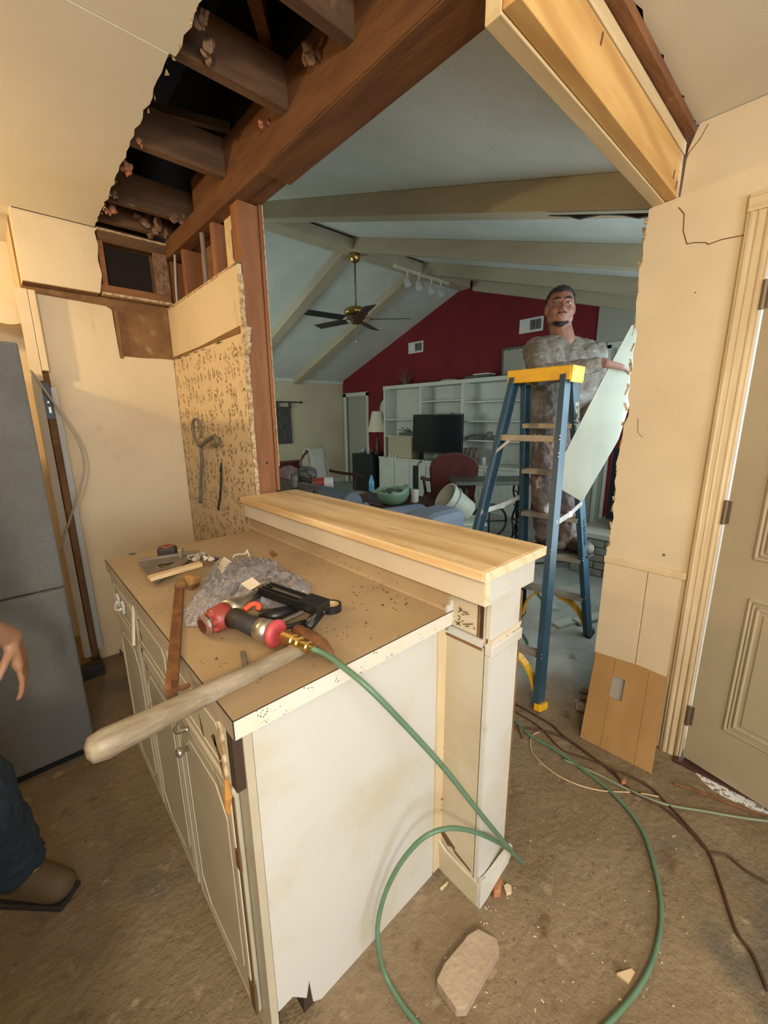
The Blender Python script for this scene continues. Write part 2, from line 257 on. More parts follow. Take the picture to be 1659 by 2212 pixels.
# ---------------------------------------------------------------- mesh helpers
def wloc(o):
    v = Vector((0, 0, 0))
    while o: v += o.location; o = o.parent
    return v
class MB:
    def __init__(s): s.b = bmesh.new(); s.mi = 0
    def _f(s, vs):
        try: f = s.b.faces.new(vs); f.material_index = s.mi; return f
        except ValueError: return None
    def box(s, x0, x1, y0, y1, z0, z1):
        v = [s.b.verts.new((x, y, z)) for x in (x0, x1) for y in (y0, y1) for z in (z0, z1)]
        for q in ((0, 1, 3, 2), (4, 6, 7, 5), (0, 4, 5, 1), (2, 3, 7, 6), (0, 2, 6, 4), (1, 5, 7, 3)): s._f([v[i] for i in q])
        return s
    def obox(s, c, size, rot=(0, 0, 0), mtx=None):
        Rm = mtx if mtx else Euler(rot).to_matrix(); c = Vector(c)
        v = [s.b.verts.new(c + Rm @ Vector((x*size[0]/2, y*size[1]/2, z*size[2]/2))) for x in (-1, 1) for y in (-1, 1) for z in (-1, 1)]
        for q in ((0, 1, 3, 2), (4, 6, 7, 5), (0, 4, 5, 1), (2, 3, 7, 6), (0, 2, 6, 4), (1, 5, 7, 3)): s._f([v[i] for i in q])
        return s
    def beam(s, p0, p1, w, h, side=(0, 0, 1)):
        # box along p0-p1; h measured along `side`, w across
        p0, p1 = Vector(p0), Vector(p1); a = (p1-p0); l = a.length; a.normalize(); u = Vector(side); u = (u-a*u.dot(a)).normalized(); c = a.cross(u)
        mt = Matrix((a, c, u)).transposed(); return s.obox((p0+p1)/2, (l, w, h), mtx=mt)
    def poly(s, pts, ext):
        ext = Vector(ext); a = [s.b.verts.new(p) for p in pts]; c = [s.b.verts.new(Vector(p)+ext) for p in pts]; n = len(a)
        s._f(a[::-1]); s._f(c)
        for i in range(n): s._f([a[i], a[(i+1) % n], c[(i+1) % n], c[i]])
        return s
    def tube(s, pts, r, seg=8, caps=True):
        pts = [Vector(p) for p in pts]; n = len(pts); rs = r if isinstance(r, (list, tuple)) else [r]*n
        rings = []; up = Vector((0, 0, 1))
        t0 = (pts[1]-pts[0]).normalized()
        if abs(t0.z) > .95: up = Vector((1, 0, 0))
        u = (up-t0*up.dot(t0)).normalized()
        for i, p in enumerate(pts):
            t = (pts[min(i+1, n-1)]-pts[max(i-1, 0)]).normalized()
            u = (u-t*u.dot(t))
            if u.length < 1e-6: u = t.orthogonal()
            u.normalize(); v = t.cross(u)
            rings.append([s.b.verts.new(p+(u*math.cos(k*2*math.pi/seg)+v*math.sin(k*2*math.pi/seg))*rs[i]) for k in range(seg)])
        for i in range(n-1):
            for k in range(seg): s._f([rings[i][k], rings[i][(k+1) % seg], rings[i+1][(k+1) % seg], rings[i+1][k]])
        if caps: s._f(rings[0][::-1]); s._f(rings[-1])
        return s
    def lathe(s, prof, c=(0, 0, 0), axis=(0, 0, 1), seg=20, caps=True):
        c = Vector(c); a = Vector(axis).normalized(); u = a.orthogonal().normalized(); v = a.cross(u); rings = []
        for (r, z) in prof:
            rings.append([s.b.verts.new(c+a*z+(u*math.cos(k*2*math.pi/seg)+v*math.sin(k*2*math.pi/seg))*max(r, 1e-4)) for k in range(seg)])
        for i in range(len(rings)-1):
            for k in range(seg): s._f([rings[i][k], rings[i][(k+1) % seg], rings[i+1][(k+1) % seg], rings[i+1][k]])
        if caps: s._f(rings[0][::-1]); s._f(rings[-1])
        return s
    def ell(s, c, rad, rot=None, seg=16, rings=10):
        g = bmesh.ops.create_uvsphere(s.b, u_segments=seg, v_segments=rings, radius=1)
        Rm = rot if rot else Matrix.Identity(3)
        for v in g['verts']: v.co = Vector(c) + Rm @ Vector((v.co.x*rad[0], v.co.y*rad[1], v.co.z*rad[2]))
        for v in g['verts']:
            for f in v.link_faces: f.material_index = s.mi
        return s
    def caps(s, p0, r0, p1, r1, seg=12):
        s.ell(p0, (r0,)*3, seg=seg, rings=8); s.ell(p1, (r1,)*3, seg=seg, rings=8); s.tube([p0, p1], [r0, r1], seg); return s
    def build(s, name, m, parent=None, bevel=0, smooth=False, kind=None, jit=0):
        if jit:
            for v in s.b.verts: v.co += noise.noise_vector(v.co*37)*jit
        off = wloc(parent) if parent else Vector((0, 0, 0))
        bmesh.ops.recalc_face_normals(s.b, faces=s.b.faces)
        if not parent and name not in STRUCT and kind is None:   # top-level mesh: origin at its base
            xs = [v.co for v in s.b.verts]
            off = Vector((sum(v.x for v in xs)/len(xs), sum(v.y for v in xs)/len(xs), min(v.z for v in xs)))
        for v in s.b.verts: v.co -= off
        me = bpy.data.meshes.new(name); s.b.to_mesh(me); s.b.free()
        for q in (m if isinstance(m, (list, tuple)) else [m]): me.materials.append(M[q] if isinstance(q, str) else q)
        if smooth:
            for p in me.polygons: p.use_smooth = True
        o = bpy.data.objects.new(name, me); C.objects.link(o)
        if parent: o.parent = parent
        else: o.location = off
        if bevel:
            bv = o.modifiers.new('bevel', 'BEVEL'); bv.width = bevel; bv.segments = 2; bv.limit_method = 'ANGLE'
        if kind: o['kind'] = kind
        return o
STRUCT = ()
def struct(mb, name, m, **k): return mb.build(name, m, None, kind='structure', **k)
def tag(o, label, cat, group=None):
    o['label'] = label; o['category'] = cat
    if group: o['group'] = group
    return o
def thing(name, loc, label, cat, group=None, rz=0):
    o = bpy.data.objects.new(name, None); C.objects.link(o); o.location = loc; o.rotation_euler = (0, 0, rz); o.empty_display_size = .1
    return tag(o, label, cat, group)
def rag(a, b, n, amp, seed=0, ax=None):
    rnd = random.Random(seed); a, b = Vector(a), Vector(b); d = (b-a).normalized(); out = []
    p = Vector(ax) if ax else Vector((-d.y, d.x, 0))
    for i in range(n):
        t = i/n; out.append(a.lerp(b, t) + p*rnd.uniform(-amp, amp)*(0 if i == 0 else 1))
    return out
def spline(pts, k=6):
    pts = [Vector(p) for p in pts]; P = [pts[0]*2-pts[1]]+pts+[pts[-1]*2-pts[-2]]; out = []
    for i in range(1, len(P)-2):
        for j in range(k):
            t = j/k; a, b, c, d = P[i-1], P[i], P[i+1], P[i+2]
            out.append(.5*((2*b)+(c-a)*t+(2*a-5*b+4*c-d)*t*t+(3*b-a-3*c+d)*t**3))
    out.append(pts[-1]); return out
def eval_to_mesh(o, name=None):
    dg = bpy.context.evaluated_depsgraph_get(); e = o.evaluated_get(dg); me = bpy.data.meshes.new_from_object(e)
    o.modifiers.clear(); old = o.data; o.data = me; bpy.data.meshes.remove(old); return o

# ================================================================ SETTING
XW = 1.93     # inner face of the door wall
# floors
f = struct(MB().poly([(-2.5, -2.7, -.12), (1.98, -2.7, -.12), (1.98, .6, -.12), (5.9, .6, -.12), (5.9, 7.75, -.12), (.98, 7.75, -.12), (.98, 3.4, -.12), (-2.5, 3.4, -.12)], (0, 0, .12)), 'floor', 'floor')
struct(MB().box(1.98, 8, -6, .45, -.2, -.03), 'floor', 'out')

# kitchen ceiling with torn edges
z0, z1 = 2.40, 2.413
pA = [Vector((-2.5, 1.40, z0)), Vector((.503, 1.40, z0))]+rag((.505, 1.40, z0), (.533, 2.75, z0), 34, .006, 3)+[Vector((.533, 2.76, z0)), Vector((.21, 2.76, z0)), Vector((.21, 3.36, z0)), Vector((-2.5, 3.36, z0))]
ceil = struct(MB().poly(pA, (0, 0, .013)), 'ceiling', ['ceil'])
pB = [Vector((-2.5, -2.7, z0)), Vector((XW+.01, -2.7, z0))]+rag((XW+.01, .505, z0), (.53, .49, z0), 44, .007, 8)+rag((.528, .49, z0), (.520, 1.39, z0), 24, .006, 5)+[Vector((.522, 1.399, z0)), Vector((-2.5, 1.399, z0))]
pB = [p+Vector((0, 0, .0015)) for p in pB]
MB().poly(pB, (0, 0, .013)).build('ceiling_panel', 'ceil', ceil)
# thin torn paper lips along the tear
rnd = random.Random(4); mb = MB()
for i in range(26):
    y = rnd.uniform(.6, 2.7); x = .515+.012*(y-1.4)
    mb.poly([(x, y, z0+.003), (x+rnd.uniform(.002, .010), y+.008, z0-rnd.uniform(.0, .006)), (x+.004, y+rnd.uniform(.015, .03), z0+.003)], (0, 0, .002))
for i in range(22):
    x = rnd.uniform(.7, 1.9); y = .50
    mb.poly([(x, y, z0+.003), (x+.01, y+rnd.uniform(.004, .02), z0-rnd.uniform(.0, .014)), (x+rnd.uniform(.015, .03), y+.003, z0+.003)], (0, 0, .002))
mb.build('torn_paper_edge', 'gyp', ceil)
# ceiling joists, all run across to the plate over the pony wall
for i, (y, zz) in enumerate(((.72, 0), (1.05, 0), (1.40, 0), (1.915, 0), (2.44, 0), (2.70, 0))):
    MB().box(.2, 1.0, y, y+.04, 2.42, 2.56).build('joist', 'joist', ceil, bevel=.003)
MB().beam((.55, 1.05, 2.50), (1.0, 1.72, 2.86), .04, .12, (0, 0, 1)).build('rafter', 'oldwood', ceil)
MB().beam((.35, 2.2, 2.66), (.95, 2.0, 2.66), .03, .03).build('attic_pipe', 'greytool', ceil)
# roof deck over the attic (dark boards) and attic closing walls
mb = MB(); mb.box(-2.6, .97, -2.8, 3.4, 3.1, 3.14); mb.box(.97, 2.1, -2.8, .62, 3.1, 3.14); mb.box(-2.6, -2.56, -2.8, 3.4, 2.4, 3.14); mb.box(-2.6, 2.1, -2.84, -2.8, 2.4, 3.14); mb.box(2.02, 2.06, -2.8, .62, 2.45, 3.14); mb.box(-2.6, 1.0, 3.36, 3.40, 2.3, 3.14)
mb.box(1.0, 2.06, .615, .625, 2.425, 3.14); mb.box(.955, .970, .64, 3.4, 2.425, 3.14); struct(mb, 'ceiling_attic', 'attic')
# insulation tufts
def tuft(c, s, m, parent, seed):
    rnd = random.Random(seed); mb = MB()
    for i in range(5):
        g = bmesh.ops.create_icosphere(mb.b, subdivisions=2, radius=1)
        o = Vector(c)+Vector((rnd.uniform(-s, s), rnd.uniform(-s, s), rnd.uniform(-s, s)*.7))*.6
        r = Vector((rnd.uniform(.3, .8), rnd.uniform(.3, .8), rnd.uniform(.4, .9)))*s*.6
        for v in g['verts']:
            q = Vector((v.co.x*r.x, v.co.y*r.y, v.co.z*r.z)); q *= 1+.55*noise.noise(v.co*2.3+Vector((i, seed, 0))); v.co = o+q
    return mb.build('insulation_tuft', m, parent)
for k, (px, py, z, s, m) in enumerate(((270, 360, 2.425, .035, 'insul'), (235, 450, 2.425, .035, 'insul'), (300, 305, 2.41, .018, 'insul'), (345, 500, 2.44, .07, 'tan_insul'), (380, 470, 2.44, .05, 'tan_insul'), (310, 478, 2.46, .05, 'tan_insul'),
        (430, 40, 2.43, .03, 'tan_insul'), (455, 110, 2.43, .035, 'tan_insul'), (570, 265, 2.44, .022, 'insul'), (670, 120, 2.47, .04, 'tan_insul'), (625, 215, 2.46, .035, 'tan_insul'), (250, 420, 2.43, .025, 'tan_insul'))):
    tuft(atz(px, py, z), s, m, ceil, k)

# header / top plate along the pony wall line
hdr = thing('header_beam', (.93, 1.2, 2.33), 'old brown double timber header over the bar opening', 'beam')
MB().box(.87, .935, .60, 2.86, 2.33, 2.42).build('ply', 'oldwoody', hdr, bevel=.003)
MB().box(.937, 1.0, .60, 2.86, 2.335, 2.42).build('ply', 'oldwoody', hdr, bevel=.003)
MB().box(.875, 1.0, .55, 1.62, 2.325, 2.332).build('splice_board', 'oldwoody', hdr)
MB().box(.872, .888, .6, 2.3, 2.42, 2.55).build('rim_board', 'oldwoody', hdr)

# new pine beam from the header to the door wall
pb = thing('pine_beam', (1.4, .565, 2.19), 'new yellow pine support beam running to the door wall', 'beam')
MB().box(.84, XW+.015, .569, .607, 2.185, 2.32).build('ply', 'pine_pale', pb, bevel=.002)
MB().box(.84, XW+.015, .530, .567, 2.19, 2.325).build('ply', 'pine', pb, bevel=.002)['label'] = 'kitchen side pine ply'
MB().box(.84, XW+.02, .527, .607, 2.328, 2.366).build('top_plate', 'pine_pale', pb, bevel=.002)
mb = MB()
for (x, z) in ((1.86, 2.24), (1.9, 2.22), (1.2, 2.3)): mb.obox((x, .5295, z), (.006, .002, .03), (0, .3, 0))
mb.build('gouge', 'chipped', pb)
opl = MB().box(.87, 2.03, .50, .62, 2.372, 2.40).build('old_plate', 'oldwood', None); tag(opl, 'old brown wall plate above the new pine beam', 'beam')

# ---- back wall, soffit, partition framing
YB = 2.87
wb = struct(MB().box(.2, .96, YB, YB+.08, 0, 2.45), 'wall_back', 'kraft')
def onY(pxs, y): return [aty(px, py, y) for px, py in pxs]
pts = [(.245, 2.058), (.40, 2.052), (.55, 2.046), (.575, 2.03), (.582, 1.78), (.60, 1.788), (.70, 1.786), (.79, 1.79), (.868, 1.79), (.868, 0), (.245, 0)]
MB().poly([(x, YB-.013, z) for x, z in pts], (0, .013, 0)).build('wall_panel', 'cream_dirty', wb, bevel=.002)
# brown vertical smudge strips / seam at patch
MB().box(.582, .60, YB-.016, YB, 1.775, 2.03).build('patch_strip', 'kraft', wb)
MB().box(.2, .215, YB+.08, 3.30, 0, 2.42).build('alcove_side', 'cream', wb); MB().box(-2.5, .215, 3.30, 3.35, 0, 2.42).build('alcove_back', 'cream', wb)
# soffit box with torn off right half
sf = struct(MB().poly([(x, 2.77, z) for x, z in [(.205, 2.40), (.545, 2.40), (.53, 2.38), (.537, 2.32), (.527, 2.25), (.535, 2.18), (.522, 2.12), (.515, 2.088), (.202, 2.09)]], (0, .015, 0)), 'trim_soffit', 'cream_dirty')
MB().box(.203, .515, 2.785, YB, 2.088, 2.10).build('soffit_bottom', 'kraft', sf)
MB().box(.202, .216, 2.785, YB, 2.09, 2.40).build('soffit_side', 'cream_dirty', sf)
MB().box(.54, .87, 2.775, 2.80, 2.345, 2.40).build('frame_top', 'joist', sf)
MB().box(.54, .87, 2.765, 2.80, 2.395, 2.405).build('torn_edge', 'gyp', sf)
MB().box(.52, .87, 2.775, 2.81, 2.095, 2.135).build('frame_bottom', 'oldwood', sf)
MB().box(.80, .868, 2.77, 2.80, 2.135, 2.345).build('frame_side', 'tan_insul', sf)
MB().box(.535, .56, 2.775, 2.80, 2.135, 2.345).build('frame_side', 'oldwood', sf)
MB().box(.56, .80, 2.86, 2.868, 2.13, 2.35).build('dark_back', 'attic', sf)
MB().box(.525, .87, 2.76, 2.80, 2.083, 2.094).build('white_ledge', 'gyp', sf)
MB().box(.25, .87, YB-.004, YB, 2.05, 2.10).build('bare_strip', 'kraft', wb)
# soffit to the left continues further back (darker recess above the fridge)
sc_ = [Vector((-1.0, 2.90, 1.99)), Vector((.198, 2.90, 1.99)), Vector((.198, 2.90, 1.915))]+[Vector((.198-.6*k/30, 2.90, 1.925-.022*abs(math.sin(k*.42)))) for k in range(1, 31)]+[Vector((-1.0, 2.90, 1.92))]
MB().poly(sc_, (0, .015, 0)).build('scalloped_valance', 'cream', wb)
MB().box(-1.0, .198, 2.915, 3.2, 1.98, 2.0).build('valance_shelf', 'cream', wb)

# post strips at the left end of the back wall panel
ep = thing('end_panel', (.19, 2.82, 0), 'narrow stripped wooden end panel beside the grey fridge', 'panel')
MB().box(.215, .245, 2.80, 2.856, 1.68, 2.06).build('upper_strip', 'casing', ep, bevel=.003)
MB().box(.17, .213, 2.80, 2.848, 1.63, 2.06).build('upper_board', 'cream_dirty', ep)
MB().box(.235, .262, 2.80, 2.856, .10, 1.60).build('white_strip', 'white_old', ep, bevel=.003)
MB().box(.205, .233, 2.80, 2.848, .10, 1.44).build('brown_strip', 'kraft', ep)
MB().box(.165, .197, 2.77, 2.848, .08, 1.66).build('grey_strip', 'post', ep)
MB().box(.20, .234, 2.80, 2.848, 1.44, 1.62).build('socket_box', 'black', ep)
mb = MB(); mb.box(.213, .222, 2.795, 2.80, 1.47, 1.50); mb.box(.212, .220, 2.795, 2.80, 1.52, 1.53); mb.build('socket_screw', 'steel', ep)
gc = MB(); gc.tube(spline([aty(66, 800, 2.74), aty(100, 848, 2.74), aty(140, 905, 2.72), aty(172, 960, 2.70), aty(182, 1010, 2.70), aty(172, 1060, 2.70), aty(150, 1125, 2.72), aty(131, 1190, 2.74)], 6), .0055, 8)
tag(gc.build('cable', 'cable', None, smooth=True), 'grey cable bowed off the wall beside the fridge', 'cable')

# ---- wallpaper wall (direction of the header), ends in the jamb stud
XP = .87
ww = struct(MB().box(XP+.016, .99, 1.96, 2.86, 0, 2.05), 'wall_wallpaper', 'kraft')
top = rag((XP, 2.862, 2.075), (XP, 1.862, 2.082), 20, .004, 2, (0, 0, 1))
low = rag((XP, 1.862, 1.80), (XP, 2.862, 1.79), 18, .008, 6, (0, 0, 1))
low2 = [v for v in rag((XP, 2.862, 1.79), (XP, 1.862, 1.80), 18, .006, 7, (0, 0, 1))]
MB().poly(top+[Vector((XP, 1.862, 2.08)), Vector((XP, 1.862, 1.0)), Vector((XP, 2.862, 1.0))], (.015, 0, 0)).build('wallboard', 'cream_dirty', ww)
MB().poly([Vector((XP-.002, 2.862, 0))]+low2+[Vector((XP-.002, 1.885, 1.80)), Vector((XP-.002, 1.885, 0))], (.0015, 0, 0)).build('wallpaper', 'wallpaper', ww)
MB().poly([Vector((XP-.004, 2.86, 1.79)), Vector((XP-.004, 2.4, 1.80)), Vector((XP-.004, 1.885, 1.805)), Vector((XP-.004, 1.885, 1.835)), Vector((XP-.004, 2.4, 1.81)), Vector((XP-.004, 2.86, 1.805))], (.002, 0, 0)).build('glue_line', 'kraft', ww)
# white snapped edge of the wallboard
mb = MB(); e = rag((XP-.002, 1.858, .92), (XP-.002, 1.858, 2.085), 26, .0035, 12, (0, 1, 0)); e2 = [Vector((v.x, 1.872, v.z)) for v in e[::-1]]
mb.poly(e+e2, (.019, 0, 0)); mb.build('broken_board_edge', 'gyp', ww)
mb = MB(); mb.poly(rag((XP-.002, 2.862, 2.073), (XP-.002, 1.86, 2.08), 24, .003, 13, (0, 0, 1))+[Vector((XP-.002, 1.86, 2.09)), Vector((XP-.002, 2.862, 2.083))], (.018, 0, 0)); mb.build('broken_top_edge', 'gyp', ww)
mb = MB(); mb.obox((XP+.01, 1.85, 1.79), (.02, .03, .07), (.2, .1, 0)); mb.obox((XP+.008, 1.845, 1.74), (.015, .02, .05), (.5, 0, 0)); mb.build('hanging_flake', 'gyp', ww, jit=.006)
# studs above the wallboard
for y in (2.80, 2.56, 2.14): MB().box(.89, .985, y, y+.038, 0, 2.33).build('stud', 'oldwoodz', ww, bevel=.002)
MB().box(.93, .945, 1.96, 2.10, 1.2, 2.33).build('yellow_board', 'pine_pale', ww)
MB().box(.984, .998, 1.96, 2.86, 0, 2.33).build('living_side_board', 'kraft', ww)
mb = MB(); mb.tube([(.90, 2.30, 1.9), (.90, 2.30, 2.33)], .012, 8); mb.build('grey_conduit', 'greytool', ww)
mb = MB(); mb.tube(spline([(.885, 2.70, 1.9), (.88, 2.71, 2.1), (.885, 2.68, 2.33)], 5), .006, 6); mb.build('black_wire', 'cable', ww)
# jamb studs
st = thing('jamb_stud', (.94, 1.88, 0), 'old brown end stud standing at the left end of the bar', 'stud')
MB().box(.892, .983, 1.868, 1.905, 0, 2.33).build('stud_face', 'oldwoodz', st, bevel=.002)
MB().box(.892, .983, 1.907, 1.944, 0, 2.33).build('stud_back', 'oldwoodz', st, bevel=.002)
MB().box(.985, 1.0, 1.862, 1.96, 1.08, 2.335).build('side_board', 'oldwoodz', st)
MB().box(.999, 1.003, 1.858, 1.868, 1.2, 2.335).build('corner_bead', 'gyp', st)
MB().lathe([(.006, 0), (.006, .002)], (.94, 1.8665, 1.22), (0, 1, 0), 12).build('bolt_hole', 'black', st)
# switch hung on the yellow board
swb = MB().box(.915, .93, 1.97, 2.0, 2.14, 2.26).build('metal_box', 'rubber', ww)

# things hanging on the wallpaper
c1 = MB(); c1.tube(spline([(XP-.02, 2.60, .93), (XP-.02, 2.56, 1.05), (XP-.022, 2.50, 1.17), (XP-.03, 2.46, 1.27)], 6), .010, 8)
c1.tube(spline([(XP-.03, 2.46, 1.27), (XP-.04, 2.50, 1.31), (XP-.03, 2.56, 1.36), (XP-.03, 2.54, 1.42), (XP-.03, 2.47, 1.43), (XP-.03, 2.43, 1.38), (XP-.03, 2.44, 1.33)], 6), .008, 8)
c1.tube(spline([(XP-.03, 2.47, 1.28), (XP-.035, 2.36, 1.31), (XP-.03, 2.25, 1.34), (XP-.03, 2.21, 1.32), (XP-.025, 2.25, 1.29)], 6), .012, 8)
tag(c1.build('gas_hose', 'greytool', None, smooth=True), 'dusty grey looped pipe hanging on the sprig wallpaper', 'hose')
c2 = MB(); c2.tube(spline([(XP-.02, 2.32, .93), (XP-.015, 2.28, 1.02), (XP-.012, 2.25, 1.12), (XP-.012, 2.245, 1.16)], 6), .006, 8); c2.tube([(XP-.012, 2.25, 1.15), (XP-.004, 2.25, 1.20)], [.009, .005], 8)
tag(c2.build('power_cable', 'rubber', None, smooth=True), 'black power cord dangling on the wallpaper', 'cable')

# ---- door wall
HT = 2.38
edge = []
rnd = random.Random(21)
n = 60
for i in range(n+1):
    z = HT*i/n; y = .622+rnd.uniform(-.005, .005)+(-.012 if 1.4 < z < 1.75 else 0)+.004*math.sin(z*17)
    edge.append(Vector((XW, y, z)))
wd = struct(MB().poly([Vector((XW, .30, 0))]+edge[:-5]+[Vector((XW, .605, 2.185)), Vector((XW, .52, 2.19)), Vector((XW, .515, 2.33)), Vector((XW, .49, 2.399)), Vector((XW, -2.7, 2.399)), Vector((XW, -2.7, 0)), Vector((XW, -.75, 0)), Vector((XW, -.75, 2.052)), Vector((XW, .30, 2.052))], (.012, 0, 0)), 'wall_door', 'cream')
MB().box(XW+.013, 2.05, -2.7, -.66, 0, 2.45).build('framing', 'kraft', wd)
MB().box(XW+.013, 2.05, -.78, .32, 2.06, 2.45).build('framing', 'kraft', wd)
MB().box(XW+.013, 2.05, .27, .60, 0, 2.19).build('framing', 'oldwoodz', wd)
# living side skin and snapped brown edge
e = rag((2.035, .612, 0), (2.035, .612, 2.2), 50, .006, 31, (0, 1, 0)); MB().poly(e+[Vector((2.035, .30, 2.2)), Vector((2.035, .30, 0))], (.013, 0, 0)).build('living_side_board', 'kraft', wd)
mb = MB(); rnd = random.Random(9)
for i in range(46):
    z = rnd.uniform(.5, 2.15); mb.obox((XW+rnd.uniform(.002, .014), .623+rnd.uniform(-.004, .003), z), (.010, rnd.uniform(.003, .009), rnd.uniform(.01, .05)), (rnd.uniform(-.4, .4), 0, rnd.uniform(-.5, .5)))
mb.build('broken_board_edge', 'gyp', wd, jit=.003)
MB().box(XW-.012, XW, .322, .632, .785, .815).build('chair_rail', 'casing', wd, bevel=.004)
# wainscot planks below the rail
for (ya, yb) in ((.336, .455), (.458, .628)):
    MB().box(XW-.006, XW, ya, yb, 0, .785).build('plank', 'cream', wd, bevel=.002)
# crack line and small holes
def crack(pp, w=.0022):
    mb = MB()
    for a, b in zip(pp[:-1], pp[1:]): mb.beam(atx(*a, XW-.0006), atx(*b, XW-.0006), .0012, w)
    return mb
crack([(1466, 448), (1478, 462), (1476, 500), (1484, 527), (1500, 524), (1525, 524), (1530, 528), (1560, 517), (1618, 506)], .003).build('crack', 'chipped', wd)
crack([(1530, 268), (1512, 300), (1488, 330), (1480, 350)], .003).build('crack', 'kraft', wd)
crack([(1378, 905), (1378, 935), (1388, 945)], .0018).build('scratch', 'greytool', wd)
mb = MB()
for (px, py, r) in ((1502, 632, .003), (1434, 1199, .006), (1420, 845, .0015), (1440, 720, .0015)): mb.lathe([(r, 0), (r*.5, .001)], atx(px, py, XW-.001), (1, 0, 0), 8)
mb.build('nail_hole', 'greytool', wd)

# brown panel leaning at the foot of the door wall
bp = thing('leaning_board', (1.8, .46, 0), 'ochre brown panel board with square cut-out leaning on the door wall', 'board')
A = atz(1250, 1597, .0); B = atz(1403, 1672, .0)
A = Vector((1.735, .585, 0)); B = Vector((1.745, .302, 0)); T1 = Vector((1.912, .617, .340)); T2 = T1+(B-A)+(T1-A)*.05
u = (T1-A); v_ = (B-A); nrm = v_.cross(u).normalized()*.010
if nrm.x < 0: nrm = -nrm
def q(a, b): return A.lerp(T1, b).lerp(B.lerp(T2, b), a)
h0, h1, hb0, hb1 = .30, .48, .56, .80
planks = [(0, .298), (.302, .772), (.776, 1)]
for k, (a0, a1) in enumerate(planks):
    mb = MB()
    if k == 1:
        for (c0, c1, d0, d1) in ((a0, a1, 0, hb0), (a0, a1, hb1, 1), (h1, a1, hb0, hb1)):
            mb.poly([q(c0, d0), q(c1, d0), q(c1, d1), q(c0, d1)], nrm)
    else: mb.poly([q(a0, 0), q(a1, 0), q(a1, 1), q(a0, 1)], nrm)
    mb.build('plank', 'board', bp)
MB().poly([q(.24, .5)+nrm*1.2, q(.52, .5)+nrm*1.2, q(.52, .86)+nrm*1.2, q(.24, .86)+nrm*1.2], nrm*.2).build('grey_backing', 'greypaint', bp)

# door casing
dc = struct(MB().box(XW-.018, XW-.0005, .243, .318, 0, 2.07), 'trim_door', 'casing', bevel=.003)
for (y, w, p) in ((.308, .012, .014), (.288, .008, .015), (.262, .016, .0125), (.248, .006, .015)): MB().tube([(XW-p, y, 0), (XW-p, y, 2.072)], w/2+.001, 10).build('moulding', 'casing', dc, smooth=True)
mb = MB(); mb.box(XW-.0185, XW-.0005, -.80, .318, 2.0705, 2.125); mb.tube([(XW-.016, -.8, 2.118), (XW-.016, .316, 2.118)], .007, 8); mb.tube([(XW-.016, -.8, 2.085), (XW-.016, .316, 2.085)], .006, 8); mb.build('head_casing', 'casing', dc)
MB().box(XW, 2.05, .243, .262, 0, 2.05).build('jamb', 'casing', dc)
MB().box(XW, 2.05, -.74, .243, 2.035, 2.06).build('head_jamb', 'casing', dc)
MB().box(XW-.05, 2.06, -.72, .262, -.02, .012).build('threshold', 'darkwood', dc, bevel=.004)
MB().box(XW-.018, XW-.0005, -.80, -.72, 0, 2.07).build('far_casing', 'casing', dc)

# the door, hinged at the casing, a little open
dr = bpy.data.objects.new('door', None); C.objects.link(dr); dr['kind'] = 'structure'; dr.name = 'door_1'
ang = R(13.5)
DW, DH, DT = .91, 2.0, .042
slab = MB(); 
# slab frame around the glazed opening (local: x thickness 0..DT outwards, y = 0..-DW)
ly0, ly1, lz0, lz1 = -.150, -.76, .97, 1.86
slab.box(0, DT, ly0, 0, 0, DH); slab.box(0, DT, -DW, ly1, 0, DH); slab.box(0, DT, ly1, ly0, 0, lz0); slab.box(0, DT, ly1, ly0, lz1, DH)
slab.build('door_slab', 'door', dr)
def frame(y0, y1, z0, z1, wd_, prof, name, m, x=0):
    mb = MB()
    for k, (o_, r_) in enumerate(prof):
        a = [(x, y0-o_, z0+o_), (x, y1+o_, z0+o_), (x, y1+o_, z1-o_), (x, y0-o_, z1-o_)]
        for i in range(4): mb.tube([a[i], a[(i+1) % 4]], r_, 6)
    return mb.build(name, m, dr)
frame(-.115, -.41, .22, .76, .03, ((0, .007), (.012, .005), (.026, .007)), 'panel_moulding', 'door')
MB().box(-.004, 0, -.365, -.16, .265, .715).build('raised_panel', 'door', dr, bevel=.003)
frame(-.50, -.80, .22, .76, .03, ((0, .007), (.012, .005), (.026, .007)), 'panel_moulding', 'door')
MB().box(-.004, 0, -.755, -.545, .265, .715).build('raised_panel', 'door', dr, bevel=.003)
frame(-.105, -.80, .915, 1.9, .03, ((0, .008), (.014, .006), (.03, .008)), 'glazing_moulding', 'door')
MB().box(-.006, .004, -.160, -.146, .96, 1.87).build('glazing_bar', 'wht', dr)
MB().box(.018, .022, ly1, ly0, lz0, lz1).build('pane', 'glass', dr)
for z in (.20, 1.06, 1.79):
    mb = MB(); mb.tube([(-.008, .004, z-.045), (-.008, .004, z+.045)], .008, 10); mb.box(-.003, 0, -.012, .018, z-.042, z+.042); mb.build('hinge', 'hinge', dr, bevel=.001)
dr.location = (XW-.012, .2345, .02); dr.rotation_euler = (0, 0, -ang)
# closure outside far side of the door opening is open to the daylight

